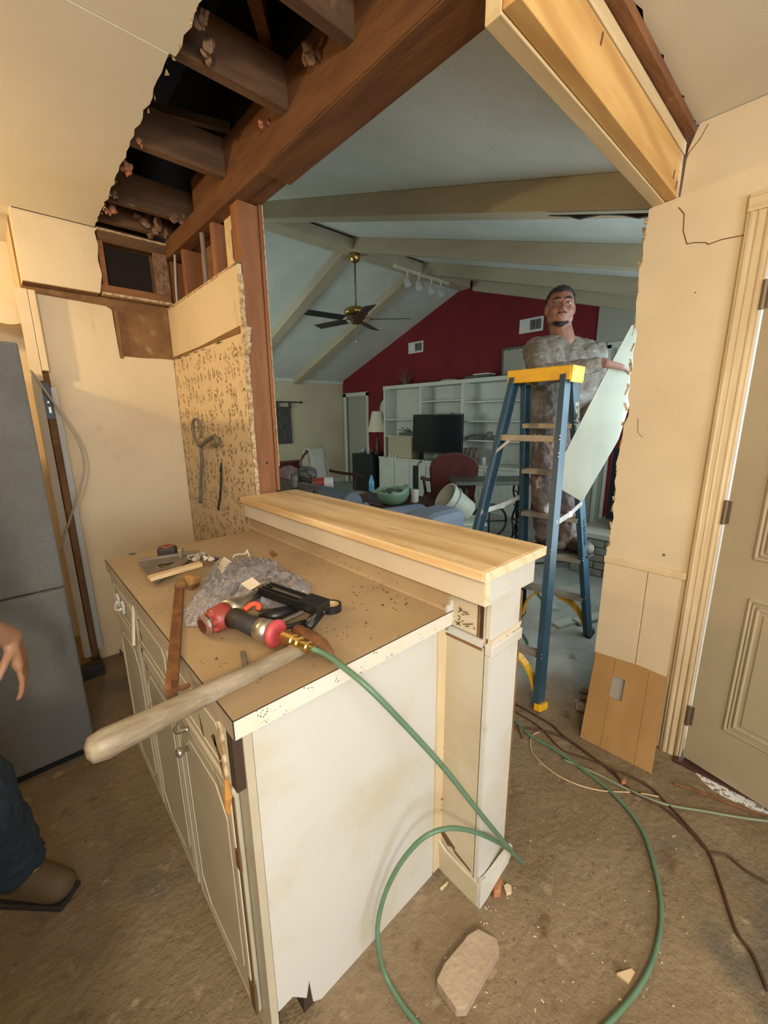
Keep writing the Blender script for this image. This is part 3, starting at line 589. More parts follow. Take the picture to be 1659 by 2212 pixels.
# kitchen shell not seen in the photo: south wall with the window, west wall
ws = struct(MB().box(-2.5, -1.3, -2.75, -2.7, 0, 2.45), 'wall_south', 'cream')
mb = MB(); mb.box(.7, 2.05, -2.75, -2.7, 0, 2.45); mb.box(-1.3, .7, -2.75, -2.7, 0, .9); mb.box(-1.3, .7, -2.75, -2.7, 2.1, 2.45); mb.build('wall_section', 'cream', ws)
struct(MB().box(-2.55, -2.5, -2.75, 3.35, 0, 2.45), 'wall_west', 'cream')
kc = thing('shade_counter', (-.9, .6, 0), 'unseen base cabinet run added to shade the floor and fridge foot', 'cabinet')  # added out of view to shade the left floor and fridge base
MB().box(-1.75, -.19, .32, .86, 0, .88).build('carcass', 'cab', kc); MB().box(-1.78, -.165, .30, .88, .88, .92).build('worktop', 'counter', kc)

# ================================================================ LIVING ROOM shell
XR, YC, YR, ZR = 5.8, 7.65, 4.25, 3.49
zr = lambda y: ZR-.30*(YR-y) if y < YR else ZR-.375*(y-YR)
cl = struct(MB().poly([(1.0, YR, ZR), (XR+.1, YR, ZR), (XR+.1, YC+.1, zr(YC+.1)), (1.0, YC+.1, zr(YC+.1))], (0, 0, .05)), 'ceiling_living', 'ceil_l')
MB().poly([(1.0, .55, zr(.55)), (XR+.1, .55, zr(.55)), (XR+.1, YR, ZR), (1.0, YR, ZR)], (0, 0, .05)).build('roof_slope', 'ceil_l', cl)
for x in (2.17, 3.36, 4.55, 5.72):
    y0 = .64
    MB().poly([(x, y0, zr(y0)), (x, 4.18, zr(4.18)), (x, 4.18, zr(4.18)-.145), (x, y0, zr(y0)-.145)], (.13 if x < 5.6 else .08, 0, 0)).build('box_beam', 'beam_l', cl, bevel=.004)
    if x < 5.6: MB().poly([(x, 4.32, zr(4.32)), (x, YC, zr(YC)), (x, YC, zr(YC)-.11), (x, 4.32, zr(4.32)-.11)], (.16, 0, 0)).build('box_beam', 'beam_l', cl, bevel=.004)
MB().box(1.0, 5.62, 4.15, 4.35, 3.33, 3.47).build('ridge_beam', 'beam_l', cl, bevel=.004)
MB().box(2.4, 5.6, 4.142, 4.149, 3.445, 3.462).build('ridge_gap', 'attic', cl)
# torn ceiling board below the nearest box beam
mb = MB(); tp = [Vector((2.175, .66, zr(.66)-.16)), Vector((2.175, 1.15, zr(1.15)-.16))]+[Vector((2.175, y, zr(y)-.15-random.Random(int(y*977)).uniform(.008, .038))) for y in (1.05, 1.0, .95, .9, .85, .8, .74, .7, .66)]
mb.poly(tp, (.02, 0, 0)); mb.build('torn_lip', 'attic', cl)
# red gable wall and continuing grey wall
wr = struct(MB().poly([(XR, 2.28, 0), (XR, 2.28, zr(2.28)), (XR, YR, ZR), (XR, YC, zr(YC)), (XR, YC, 1.98), (XR, 7.60, 1.98), (XR, 7.60, 0), ], (.08, 0, 0)), 'wall_red', 'red')
bpy.data.objects.remove(wr)
mb = MB(); mb.poly([(XR, 2.28, 0), (XR, 2.28, zr(2.28)), (XR, YR, ZR), (XR, 6.80, zr(6.8)), (XR, 6.80, 0)], (.08, 0, 0)); mb.poly([(XR, 6.80, 1.90), (XR, 6.80, zr(6.8)), (XR, YC, zr(YC)), (XR, YC, 1.90)], (.08, 0, 0)); mb.box(XR, XR+.08, 7.58, YC, 0, 1.9)
wr = struct(mb, 'wall_red', 'red')
wg = struct(MB().poly([(XR-.03, .55, 0), (XR-.03, .55, zr(.55)), (XR-.03, 2.28, zr(2.28)), (XR-.03, 2.28, 0)], (.1, 0, 0)), 'wall_grey', 'grey_l')
mb = MB(); mb.box(XR-.05, XR-.03, 2.08, 2.13, 0, 2.28); mb.box(XR-.045, XR-.03, 1.98, 2.02, 0, 2.28); mb.box(XR-.05, XR-.03, 1.15, 2.13, 2.24, 2.31); mb.build('doorway_casing', 'shelfw', wg)
MB().box(XR-.034, XR-.03, 1.2, 1.98, 0, 2.24).build('dark_doorway', 'red', wg)
struct(MB().box(1.0, XR+.1, YC, YC+.08, 0, zr(YC)+.02), 'wall_north', 'cream_l')
struct(MB().poly([(.995, 2.9, 0), (.995, YC, 0), (.995, YC, zr(YC)), (.995, YR, ZR), (.995, .65, zr(.65)), (.995, .65, 2.425), (.995, 2.9, 2.425)], (-.02, 0, 0)), 'wall_west_living', 'cream_l')
# living south wall, with window opening(s)
mb = MB(); mb.box(2.05, 2.15, .5, .6, 0, 2.42); mb.box(3.1, 3.6, .5, .6, 0, 2.42); mb.box(5.0, 5.9, .5, .6, 0, 2.42); mb.box(2.1, 3.1, .5, .6, 0, .55); mb.box(2.1, 3.1, .5, .6, 2.15, 2.42); mb.box(3.6, 5.0, .5, .6, 0, .85); mb.box(3.6, 5.0, .5, .6, 2.15, 2.42)
struct(mb, 'wall_south_living', 'grey_l')
# door in the red wall
d2 = struct(MB().box(XR-.02, XR, 6.77, 6.84, 0, 1.95), 'door_2', 'shelfw')
mb = MB(); mb.box(XR-.02, XR, 7.52, 7.62, 0, 1.95); mb.box(XR-.02, XR, 6.77, 7.62, 1.88, 1.96); mb.build('casing', 'shelfw', d2)
MB().box(XR+.04, XR+.08, 6.80, 7.58, 0, 1.9).build('door_leaf', 'grey_l', d2); MB().box(XR+.085, XR+.12, 6.6, 7.75, 0, 2.2).build('backing', 'grey_l', d2)
# crown strip on the cream wall
struct(MB().box(1.0, XR, YC-.02, YC, zr(YC)-.06, zr(YC)), 'trim_north', 'ceil_l')
struct(MB().box(1.02, XR, YC-.012, YC, 0, .10), 'baseboard_north', 'shelfw')

# ================================================================ ISLAND: pony wall, bar top, base cabinet, worktop
pw = thing('pony_wall', (.91, 1.2, 0), 'worn cream half wall and end post under the pine bar top', 'half wall')
MB().box(.845, .975, .532, 1.855, 0, .98).build('core', 'kraft', pw)
MB().box(.834, .845, .535, .662, .0, .845).build('side_board', 'post', pw)
MB().box(.836, .845, .562, .655, .872, .985).build('upper_side_board', 'post', pw)
MB().box(.832, .845, .540, .662, .846, .868).build('ledge', 'white_old', pw, jit=.002)
MB().box(.831, .845, .540, .664, .838, .846).build('brown_ledge', 'kraft', pw, jit=.002)
MB().box(.838, .845, .5335, .541, .85, .985).build('corner_strip', 'post', pw)
MB().box(.838, .845, .553, .558, .85, .985).build('splinter_strip', 'kraft', pw)
MB().box(.84, .846, .541, .553, .86, .98).build('dark_gap', 'darkline', pw)
MB().box(.834, .975, .516, .532, .0, .828).build('end_board', 'white_old', pw, bevel=.002)
MB().box(.834, .973, .516, .532, .876, .985).build('upper_end_board', 'white_old', pw, bevel=.002)
MB().box(.832, .982, .508, .532, .829, .862).build('rail', 'white_old', pw, bevel=.004)
mb = MB(); mb.poly(rag((.834, .512, .862), (.98, .512, .864), 14, .003, 3, (0, 0, 1))+[Vector((.98, .512, .880)), Vector((.834, .512, .876))], (0, .012, 0)); mb.build('rail_crumble', 'trimboard', pw)
MB().box(.835, .85, .5145, .517, .1, .82).build('corner_bead', 'white_old', pw)
MB().box(.976, .982, .525, 1.85, 0, .98).build('living_side_board', 'kraft', pw)
e = rag((.975, .515, .02), (.975, .515, .97), 30, .003, 44, (1, 0, 0)); MB().poly(e+[Vector((.981, .515, .97)), Vector((.981, .515, .02))], (0, .012, 0)).build('broken_edge', 'kraft', pw)
# kitchen-side broken corner between post and cabinet
mb = MB(); rnd = random.Random(5)
for i in range(34): mb.obox((.832, .664+rnd.uniform(-.003, .003), .06+i*.0235), (.006, rnd.uniform(.004, .01), rnd.uniform(.01, .026)), (rnd.uniform(-.5, .5), 0, 0))
mb.build('ragged_seam', 'kraft', pw, jit=.002)
MB().box(.800, .836, .656, .668, .012, .868).build('cream_strip', 'casing', pw)
MB().box(.826, .845, .648, .664, .855, .90).build('grey_gap', 'greypaint', pw)
# baseboards: snapped, leaning
mb = MB(); mb.poly([(.829, .662, 0), (.829, .512, 0), (.829, .513, .085), (.827, .56, .088), (.822, .63, .105), (.820, .662, .128)], (.008, 0, 0)); mb.build('baseboard', 'post', pw, bevel=.001)
mb = MB(); mb.poly([(.830, .512, 0), (.868, .509, .012), (.895, .503, .045), (.955, .498, .075), (.978, .497, .110), (.972, .498, .132), (.955, .50, .126), (.92, .507, .108), (.89, .511, .096), (.86, .513, .093), (.831, .513, .105)], (0, -.010, 0)); mb.build('snapped_baseboard', 'white_old', pw)
mb = MB(); mb.poly([(.832, .63, .12), (.832, .60, .135), (.832, .655, .165), (.832, .662, .15)], (.002, 0, 0)); mb.poly([(.8325, .54, .10), (.8325, .60, .115), (.8325, .645, .16), (.8325, .60, .125), (.8325, .545, .108)], (.002, 0, 0)); mb.build('dark_split', 'chipped', pw)
mb = MB(); rnd = random.Random(15)
for i in range(16): mb.obox((.8335, rnd.uniform(.565, .62), rnd.uniform(.885, .93)), (.001, rnd.uniform(.004, .02), .0025), (rnd.uniform(-1.2, 1.2), 0, 0))
mb.build('dark_scratch', 'chipped', pw)

bt = thing('bar_top', (.93, 1.2, 1.045), 'new glued pine bar top on cream fascia boards', 'bar top')
MB().box(.784, 1.085, .512, 1.855, 1.047, 1.075).build('slab', 'bartop', bt, bevel=.004)
MB().box(.785, 1.084, .507, .5122, 1.048, 1.074).build('end_edge', 'endgrain', bt, bevel=.001)
MB().box(.803, .822, .520, 1.855, .978, 1.046).build('front_fascia', 'trimboard', bt, bevel=.001)
MB().box(.8035, .8215, .5175, .5205, .978, 1.046).build('fascia_end_grain', 'endgrain', bt)
MB().box(.8235, 1.045, .519, .537, .975, 1.046).build('end_fascia', 'white_old', bt, bevel=.001)
MB().box(1.027, 1.045, .538, 1.855, .985, 1.046).build('rear_fascia', 'trimboard', bt)

bc = thing('base_cabinet', (.53, 1.2, 0), 'cream painted base cabinet island with chipped drawers and white end panel', 'cabinet')
MB().box(.262, .822, .668, 1.80, .10, .874).build('carcass', 'cab', bc)
MB().box(.33, .82, .668, 1.78, 0, .10).build('toe_kick', 'darkline', bc)
pe = [(.263, .665, .0), (.29, .665, .055), (.322, .665, .0), (.355, .665, .075), (.375, .665, .0), (.799, .665, 0), (.799, .665, .874), (.263, .665, .874)]
MB().poly([(.263, .667, .105), (.30, .667, .105), (.335, .667, .055), (.345, .667, .10), (.352, .667, .02), (.375, .667, .0), (.800, .667, 0), (.800, .667, .874), (.263, .667, .874)], (0, -.006, 0)).build('end_panel', 'white_old', bc, bevel=.001)
MB().box(.245, .2625, .662, 1.80, .0, .874).build('face_frame', 'cab', bc, bevel=.001)
cols = ((.705, 1.065), (1.080, 1.425), (1.440, 1.795))
def outline(mb, x, y0, y1, z0, z1, ch, r):
    p = [(y0+ch, z0), (y1-ch, z0), (y1, z0+ch), (y1, z1-ch), (y1-ch, z1), (y0+ch, z1), (y0, z1-ch), (y0, z0+ch)]
    p = [(x, a, b) for a, b in p]; mb.tube(p+[p[0]], r, 6)
for k, (a, b) in enumerate(cols):
    o = MB().box(.228, .244, a, b, .725, .862).build('drawer', 'cab', bc, bevel=.004)
    mb = MB(); outline(mb, .2285, a+.03, b-.03, .748, .838, .018, .0022); mb.build('moulding', 'cabline', o)
    o = MB().box(.228, .244, a, b, .075, .712).build('door', 'cab', bc, bevel=.006)
    mb = MB(); outline(mb, .2285, a+.045, b-.045, .13, .655, .05, .0022); outline(mb, .2285, a+.02, b-.02, .10, .69, .01, .0012); mb.build('moulding', 'cabline', o)
for (y, z) in ((1.62, .79), (1.56, .785)):
    pass
def knob(y, z, m='brass'):
    mb = MB(); mb.lathe([(.006, 0), (.005, .010), (.011, .016), (.013, .022), (.009, .028), (.002, .030)], (.228, y, z), (-1, 0, 0), 14); return mb.build('knob', m, bc, smooth=True)
knob(1.25, .60, 'steel'); knob(.99, .62, 'steel')
mb = MB(); mb.tube(spline([(.226, 1.66, .80), (.212, 1.65, .79), (.206, 1.62, .785), (.21, 1.59, .79), (.226, 1.58, .80)], 5), .005, 8); mb.obox((.222, 1.66, .80), (.008, .03, .04), (.4, 0, 0)); mb.obox((.222, 1.58, .80), (.008, .03, .035), (.4, 0, 0)); mb.build('pull_handle', 'white_old', bc, bevel=.002)
mb = MB(); mb.tube(spline([(.226, 1.02, .70), (.208, 1.0, .69), (.205, .975, .69), (.226, .955, .70)], 5), .005, 8); mb.build('pull_handle', 'steel', bc, smooth=True)
# torn stile by the middle drawer, splinters and bare patches
MB().obox((.221, 1.435, .79), (.008, .012, .135), (0, .12, 0)).build('loose_stile', 'trimboard', bc)
def patch(pp, x=.2272): return [Vector((x, y, z)) for y, z in pp]
mb = MB()
for pp in ([(1.39, .83), (1.375, .83), (1.38, .80), (1.37, .765), (1.385, .74), (1.392, .77), (1.385, .80)], [(1.41, .73), (1.395, .72), (1.40, .70), (1.412, .705)], [(1.36, .69), (1.35, .67), (1.365, .655)],
           [(.86, .80), (.845, .775), (.84, .745), (.855, .755)], [(.775, .80), (.765, .80), (.762, .775), (.772, .775)], [(.79, .785), (.76, .76), (.745, .72), (.72, .715), (.73, .75), (.72, .77), (.75, .77), (.775, .80)],
           [(.80, .70), (.775, .665), (.76, .64), (.785, .675)]):
    MB().poly(patch(pp), (.001, 0, 0)).build('bare_patch', 'chipped', bc)
MB().box(.2265, .2635, .668, .694, .735, .872).build('open_gap', 'darkline', bc)
mb = MB(); mb.poly(rag((.222, .712, .715), (.222, .716, .865), 14, .004, 7, (0, 1, 0))+[Vector((.222, .728, .86)), Vector((.222, .722, .72))], (.010, 0, 0)); mb.build('splintered_edge', 'gyp', bc)
mb = MB(); mb.tube([(.224, .714, .735), (.222, .708, .70), (.220, .712, .672), (.222, .71, .655)], [.004, .008, .006, .003], 7); mb.build('orange_splinter', mat('orange_raw_wood', (.50, .25, .06), .8), bc, jit=.003)
mb = MB(); mb.box(.2262, .2285, .6955, .7045, .16, .70); mb.obox((.2255, .700, .545), (.004, .022, .05)); mb.obox((.2262, .702, .15), (.006, .028, .085)); mb.build('dark_gap', 'chipped', bc, jit=.001)
MB().box(.224, .2285, .706, .716, .15, .69).build('door_edge', 'trimboard', bc)

wt = thing('worktop', (.53, 1.2, .875), 'dusty speckled laminate worktop covered with tools', 'worktop')
MB().box(.224, .838, .641, 1.81, .8765, .915).build('slab', 'counter', wt)
MB().box(.222, .840, .638, .641, .875, .9145).build('near_edge', 'lamedge', wt)
MB().box(.221, .224, .640, 1.812, .875, .9145).build('front_edge', 'lamedge2', wt)
mb = MB(); mb.box(.2215, .84, .637, .639, .9140, .9155); mb.box(.2205, .2225, .638, 1.812, .9140, .9155); mb.box(.2205, .2225, .637, .639, .875, .915); mb.build('dark_seam', 'darkline', wt)
mb = MB(); mb.box(.824, .838, .645, 1.852, .915, .978); mb.tube([(.824, .645, .918), (.824, 1.852, .918)], .010, 8); mb.build('backsplash', 'counter', wt)
mb = MB(); mb.box(.815, .842, .640, .648, .915, .935); mb.tube([(.838, .644, .915), (.838, .644, .945)], .006, 8); mb.build('end_cap', 'white_old', wt)

# ================================================================ TOOLS ON THE WORKTOP
CZ = .9157
def P_(px, py, h=0): return atz(px, py, CZ+h)
# hammer / sledge
hm = thing('sledge_hammer', P_(655, 1400), 'long weathered wooden handled hammer overhanging the near worktop edge', 'hammer')
a, b = P_(668, 1392, .024), P_(184, 1627, .030)
pts = [a.lerp(b, t) for t in (0, .1, .3, .5, .7, .85, .94, .985, 1)]
MB().tube(pts, [.015, .0165, .0178, .019, .0205, .0225, .0238, .020, .009], 16).build('handle', 'handle', hm, smooth=True)
h0_, h1_ = P_(640, 1362, .024), P_(712, 1412, .020)
mb = MB(); mb.tube([P_(636, 1360, .026), P_(642, 1364, .026), P_(656, 1372, .026), P_(676, 1386, .026), P_(696, 1398, .024), P_(710, 1412, .016), P_(718, 1430, .006)], [.010, .017, .0185, .021, .018, .012, .004], 10); mb.build('head', 'brown_iron', hm, smooth=True)
# pry bar
pbr = thing('pry_bar', P_(378, 1340), 'rusty flat pry bar lying across the worktop edge', 'pry bar')
a, b = P_(388, 1262, .006), P_(371, 1478, .006)
mb = MB(); mb.beam(a, b, .024, .007); mb.build('shank', 'brown_iron', pbr, bevel=.001)
d_ = (b-a).normalized(); c_ = Vector((-d_.y, d_.x, 0))
mb = MB(); mb.tube([b, b+d_*.012+Vector((0, 0, -.004)), b+d_*.02+Vector((0, 0, -.022))], [.012, .012, .010], 6); mb.tube(spline([b+d_*.006, b+d_*.012+c_*.016+Vector((0, 0, -.006)), b+d_*.002+c_*.030+Vector((0, 0, -.010))], 4), .005, 6); mb.build('claw', 'brown_iron', pbr)
# nail gun
ng = thing('nail_gun', P_(560, 1330), 'pneumatic framing nail gun with red cap and black magazine', 'nail gun')
ca, cb, cc = P_(440, 1352, .032), P_(492, 1326, .036), P_(520, 1312, .038)
ax = (cb-ca).normalized()
mb = MB(); L_ = (cb-ca).length
mb.lathe([(.020, -.004), (.026, 0), (.027, .006)], ca, ax, 20); mb.lathe([(.017, .006), (.017, .018)], ca, ax, 14); mb.build('cap_vent', 'steel', ng, smooth=False)
mb = MB(); mb.lathe([(.019, -.004), (.025, -.001), (.025, .006)], ca, ax, 20)
for k in range(6):
    t = k*math.pi/3; u_ = ax.orthogonal().normalized(); v2 = ax.cross(u_); mb.tube([ca+ax*.012+(u_*math.cos(t)+v2*math.sin(t))*.020, cb+(u_*math.cos(t)+v2*math.sin(t))*.026], .008, 8)
mb.lathe([(.022, .018), (.031, .026), (.033, .05), (.033, L_)], ca, ax, 20); mb.build('red_cap', 'redp', ng, smooth=True)
nose = P_(553, 1288, .032); ax2 = (nose-cb).normalized(); l2 = (nose-cb).length
mb = MB(); mb.lathe([(.034, 0), (.034, .02), (.026, .05), (.019, .075), (.017, l2)], cb, ax2, 18); mb.build('body', 'steel', ng, smooth=True)
n1 = P_(572, 1268, .03); mb = MB(); mb.tube([nose, n1], [.012, .009], 8); mb.obox((nose+n1)/2, (.03, .04, .03)); mb.tube([n1, P_(560, 1262, .03)], .005, 6); mb.build('nose', 'greytool', ng, bevel=.002)
# grip
g0, g1, g2, g3 = P_(505, 1335, .036), P_(560, 1358, .038), P_(583, 1365, .038), P_(600, 1370, .038)
MB().tube([g0, g0.lerp(g1, .3), g1], [.026, .021, .024], 16).build('rubber_grip', 'rubber', ng, smooth=True)
MB().tube([g1, g2], [.026, .028], 18).build('grip_band', 'steel', ng, smooth=True)
gx = (g3-g2).normalized(); mb = MB(); mb.lathe([(.020, -.006), (.031, -.002), (.033, .004), (.030, .010), (.020, .012), (.012, .008)], g2.lerp(g3, .6), gx, 22); mb.build('red_ring', 'pinkred', ng, smooth=True)
# trigger
mb = MB(); mb.tube(spline([P_(528, 1318, .05), P_(545, 1305, .058), P_(560, 1308, .054), P_(556, 1318, .046)], 4), .007, 8); mb.build('trigger', 'orange', ng, smooth=True)
# magazine: rails from the nose out to its end
m0, m1 = P_(572, 1270, .046), P_(692, 1312, .040)
md = (m1-m0).normalized(); mc = Vector((-md.y, md.x, 0))
mb = MB()
for s_ in (-1, -.35, .35, 1): mb.beam(m0+mc*s_*.021, m1+mc*s_*.021, .007, .020)
mb.beam(m0+Vector((0, 0, -.012)), m1+Vector((0, 0, -.012)), .046, .004); mb.build('magazine', 'black', ng, bevel=.001)
MB().beam(m0.lerp(m1, .15)+Vector((0, 0, .006)), m0.lerp(m1, .72)+Vector((0, 0, .006)), .014, .003).build('nail_strip', 'alu', ng)
mb = MB(); mb.beam(m0.lerp(m1, .74)+Vector((0, 0, .004)), m1+md*.012+Vector((0, 0, .004)), .052, .026); mb.build('magazine_block', 'black', ng, bevel=.003); mb = MB(); mb.tube([m0+mc*.022, m0+mc*.022+Vector((0, 0, .018)), m0-mc*.022+Vector((0, 0, .018))], .004, 6); mb.build('nose_wire', 'greytool', ng, smooth=True)
e0, e1, e2 = P_(690, 1322, .024), P_(672, 1352, .022), P_(606, 1374, .03)
MB().tube([m1+md*.004, e0, P_(664, 1356, .022)], [.017, .016, .012], 10).build('end_grip', 'black', ng, smooth=True)
mb = MB()
for s_ in (-.011, .011): mb.tube([P_(660, 1352, .02)+Vector((0, 0, s_)), P_(630, 1362, .026)+Vector((0, 0, s_)), g2+Vector((0, 0, s_))], .006, 8)
mb.build('rear_bracket', 'black', ng, smooth=True)
MB().beam(P_(590, 1352, .03), P_(655, 1322, .03), .012, .010).build('silver_arm', 'steel', ng, bevel=.003)
MB().tube([P_(560, 1335, .018), P_(600, 1330, .018), P_(640, 1318, .018)], [.02, .022, .016], 8).build('black_guard', 'black', ng, smooth=True)
mb = MB(); mb.beam(P_(690, 1328, .012), P_(664, 1360, .010), .012, .006); mb.build('blue_strap', 'blue_pl', ng, bevel=.002)
# brass coupler and air hose
k0 = P_(606, 1372, .038); k1 = P_(676, 1402, .045); kd = (k1-k0).normalized()
cp = MB(); kl = (k1-k0).length
cp.lathe([(.007, 0), (.007, .008), (.013, .010), (.015, .014), (.0155, kl*.45), (.012, kl*.47), (.012, kl*.52), (.015, kl*.54), (.015, kl*.62), (.010, kl*.64), (.010, kl*.74), (.013, kl*.76), (.013, kl*.88), (.009, kl*.9), (.009, kl)], k0, kd, 12)
cp.build('brass_coupler', 'brass', ng)
def HP(px, py, dep):
    p = atd(px, py, dep)
    return p if p.z > .009 else atz(px, py, .009)
hp = [k1-kd*.004, atz(700, 1412, .953), atz(740, 1440, .945), atd(800, 1490, .80), atd(880, 1572, .84), atd(960, 1660, .90), atd(1030, 1748, 1.0), atd(1085, 1815, 1.14), HP(1122, 1858, 1.30), HP(1126, 1862, 1.31), HP(1118, 1851, 1.29),
      HP(1080, 1822, 1.22), HP(1030, 1799, 1.15), HP(975, 1789, 1.09), HP(920, 1806, 1.07), HP(872, 1855, 1.07), HP(836, 1920, 1.07), HP(817, 1990, 1.06), HP(818, 2050, 1.05), atz(832, 2105, .03), atz(862, 2160, .012), atz(905, 2215, .009), atz(980, 2290, .009), atz(1090, 2330, .009), atz(1210, 2290, .009), atz(1320, 2205, .009)]
for q_ in ((1400, 2100), (1428, 1990), (1418, 1890), (1385, 1790), (1330, 1720), (1270, 1670), (1200, 1620), (1140, 1585), (1098, 1548)): hp.append(atz(*q_, .009))
hp += [Vector((1.50, 1.0, .009)), Vector((1.55, 1.25, .009)), Vector((2.0, 1.65, .009)), Vector((2.45, 1.5, .009)), Vector((2.3, 1.15, .009)), Vector((1.95, 1.12, .009)), Vector((1.75, 1.35, .009)), Vector((1.7, 1.7, .009))]
hs = MB(); hs.tube(spline(hp, 9), .0062, 10)
tag(hs.build('air_hose', 'hose', None, smooth=True), 'green air hose looping from the nail gun down across the floor', 'hose')
# tape roll
tp_ = P_(716, 1318); mb = MB()
mb.lathe([(.021, 0), (.028, 0), (.028, .019), (.021, .019), (.021, 0)], tp_, (0, 0, 1), 28, caps=False)
o = mb.build('tape_roll', 'black', None); tag(o, 'roll of black electrical tape beside the nail gun', 'tape')
MB().lathe([(.019, .001), (.021, .001), (.021, .018), (.019, .018), (.019, .001)], tp_, (0, 0, 1), 24, caps=False).build('cardboard_core', 'palewood', o)
# driver bit
mb = MB(); mb.beam(P_(524, 1408, .004), P_(529, 1440, .004), .011, .006); tag(mb.build('chisel_bit', 'greytool', None, bevel=.001), 'short dark steel bit lying by the hammer handle', 'bit')
# tape measure
tm = thing('tape_measure', P_(364, 1195), 'black and orange tape measure at the back of the worktop', 'tape measure')
ctr = P_(362, 1192, .024); mb = MB(); mb.obox(ctr, (.064, .046, .044), (0, 0, -.5)); mb.build('case', 'rubber', tm, bevel=.010)
MB().lathe([(.024, 0), (.020, .004), (.010, .004), (.008, .001)], ctr+Vector((0, 0, .021)), (0, 0, 1), 20).build('orange_face', mat('dull_orange', (.25, .08, .03), .6), tm, smooth=True)
MB().obox(P_(391, 1196, .024), (.014, .036, .040), (0, 0, -.5)).build('tape_mouth', 'steel', tm, bevel=.002)
# speed square
sq = thing('square', P_(360, 1225), 'dusty grey triangular square under the pale wood offcut', 'square')
A_, B_, C_ = P_(300, 1216, .012), P_(336, 1262, .012), P_(432, 1196, .012)
mb = MB()
G_ = (A_+B_+C_)/3
for (p, q2) in ((A_, B_), (B_, C_), (C_, A_)): mb.poly([p, q2, G_.lerp(q2, .33), G_.lerp(p, .33)], (0, 0, .006))
mb.beam(A_+Vector((0, 0, .004)), C_+Vector((0, 0, .004)), .010, .020); mb.build('plate', 'greytool', sq, bevel=.001)
# pale offcut
a, b = P_(322, 1250, .026), P_(434, 1218, .030)
o = MB().beam(a, b, .030, .014).build('wood_offcut', 'palewood', None, bevel=.002); tag(o, 'pale sawn wood offcut lying over the grey square', 'wood piece')
# printed carton scraps
o = MB().obox(P_(428, 1202, .03), (.065, .040, .014), (.15, .1, .35)).build('nail_carton', 'print', None, bevel=.002); tag(o, 'crushed printed nail carton behind the wood offcut', 'carton')
o = MB().obox(P_(455, 1206, .026), (.040, .045, .018), (.1, .3, .9)).build('paper_label', 'print', None, bevel=.002); tag(o, 'small black printed packet leaning on the crushed carton', 'packet')
# brown blocks
o = MB().obox(P_(415, 1252, .022), (.040, .036, .034), (.1, .2, .5)).build('wood_block', 'board', None, bevel=.008); tag(o, 'rounded brown wood block under the pale offcut', 'wood block')
o = MB().obox(P_(392, 1262, .016), (.030, .026, .028), (.3, .1, -.3)).build('wood_block', 'kraft', None, bevel=.006, jit=.003); tag(o, 'dark brown splintered block at the top of the pry bar', 'wood block')
mb = MB(); mb.tube([P_(412, 1272, .006), P_(428, 1262, .006)], .005, 8); tag(mb.build('bolt', 'brown_iron', None), 'short rusty bolt beside the brown wood block', 'bolt')
# wires near
mb = MB(); mb.tube(spline([P_(500, 1222, .01), P_(506, 1200, .03), P_(530, 1196, .04), P_(533, 1188, .05), P_(540, 1206, .02)], 4), .003, 6); tag(mb.build('zip_tie', 'wht', None, smooth=True), 'bent white plastic strip behind the plastic bag', 'strip')
# crumpled bag
def bag():
    mb = MB(); out = [(396, 1318), (402, 1350), (440, 1348), (480, 1332), (540, 1315), (610, 1310), (660, 1290), (670, 1262), (630, 1240), (592, 1214), (550, 1206), (500, 1212), (462, 1218), (445, 1245), (425, 1275)]
    op = spline([P_(*q3, .003) for q3 in out+[out[0]]], 9)[:-1]; n = len(op); c = P_(535, 1270, 0); rings = []
    NR = 30
    for j in range(NR):
        t = j/(NR-1); ring = []
        for k, p in enumerate(op):
            q3 = c.lerp(p, t)
            hh = .026*(1-t**2.2)
            u1 = q3.x*.72+q3.y*.69; u2 = -q3.x*.69+q3.y*.72; qa = Vector((u1*9, u2*55, 0))
            nz = (.5-abs(noise.noise(qa)))*.026+(.5-abs(noise.noise(Vector((u1*22, u2*14, 5)))))*.014+(.5-abs(noise.noise(Vector((u1*16, u2*95, 9)))))*.012
            fold = .002*noise.noise(q3*60)
            q4 = Vector((q3.x+noise.noise(q3*50)*.004, q3.y+noise.noise(q3*47+Vector((3, 1, 2)))*.004, CZ+.002+max(0, (hh+nz+fold)*min(1, (1-t)*6))))
            ring.append(mb.b.verts.new(q4))
        rings.append(ring)
    for j in range(1, NR-1):
        for k in range(n): mb._f([rings[j][k], rings[j][(k+1) % n], rings[j+1][(k+1) % n], rings[j+1][k]])
    cv = mb.b.verts.new(c+Vector((0, 0, .06)))
    for k in range(n): mb._f([cv, rings[1][(k+1) % n], rings[1][k]])
    return mb.build('plastic_bag', 'bag', None, smooth=True)
tag(bag(), 'crumpled grey translucent plastic bag behind the nail gun', 'bag')
mb = MB(); mb.poly([P_(470, 1225, .03), P_(484, 1204, .05), P_(500, 1214, .045), P_(480, 1240, .04)], (0, 0, .002)); tag(mb.build('paper_scrap', 'paper', None), 'folded off-white paper scrap at the bag top', 'paper')
mb = MB(); mb.poly([P_(520, 1262, .072), P_(545, 1248, .085), P_(562, 1262, .08), P_(540, 1275, .07)], (0, 0, .002)); tag(mb.build('paper_scrap', 'paper', None), 'crumpled white paper scrap lying on the bag', 'paper')
mb = MB(); mb.poly([P_(582, 1192, .002), P_(590, 1190, .008), P_(600, 1198, .002), P_(588, 1203, .004)], (0, 0, .0015)); tag(mb.build('dry_leaf', 'leaf', None), 'curled brown dry leaf near the backsplash', 'leaf')
mb = MB(); mb.beam(P_(279, 1197, .003), P_(293, 1195, .003), .006, .003); tag(mb.build('staple_strip', 'black', None), 'tiny black strip at the far left of the worktop', 'strip')
mb = MB(); rnd = random.Random(3)
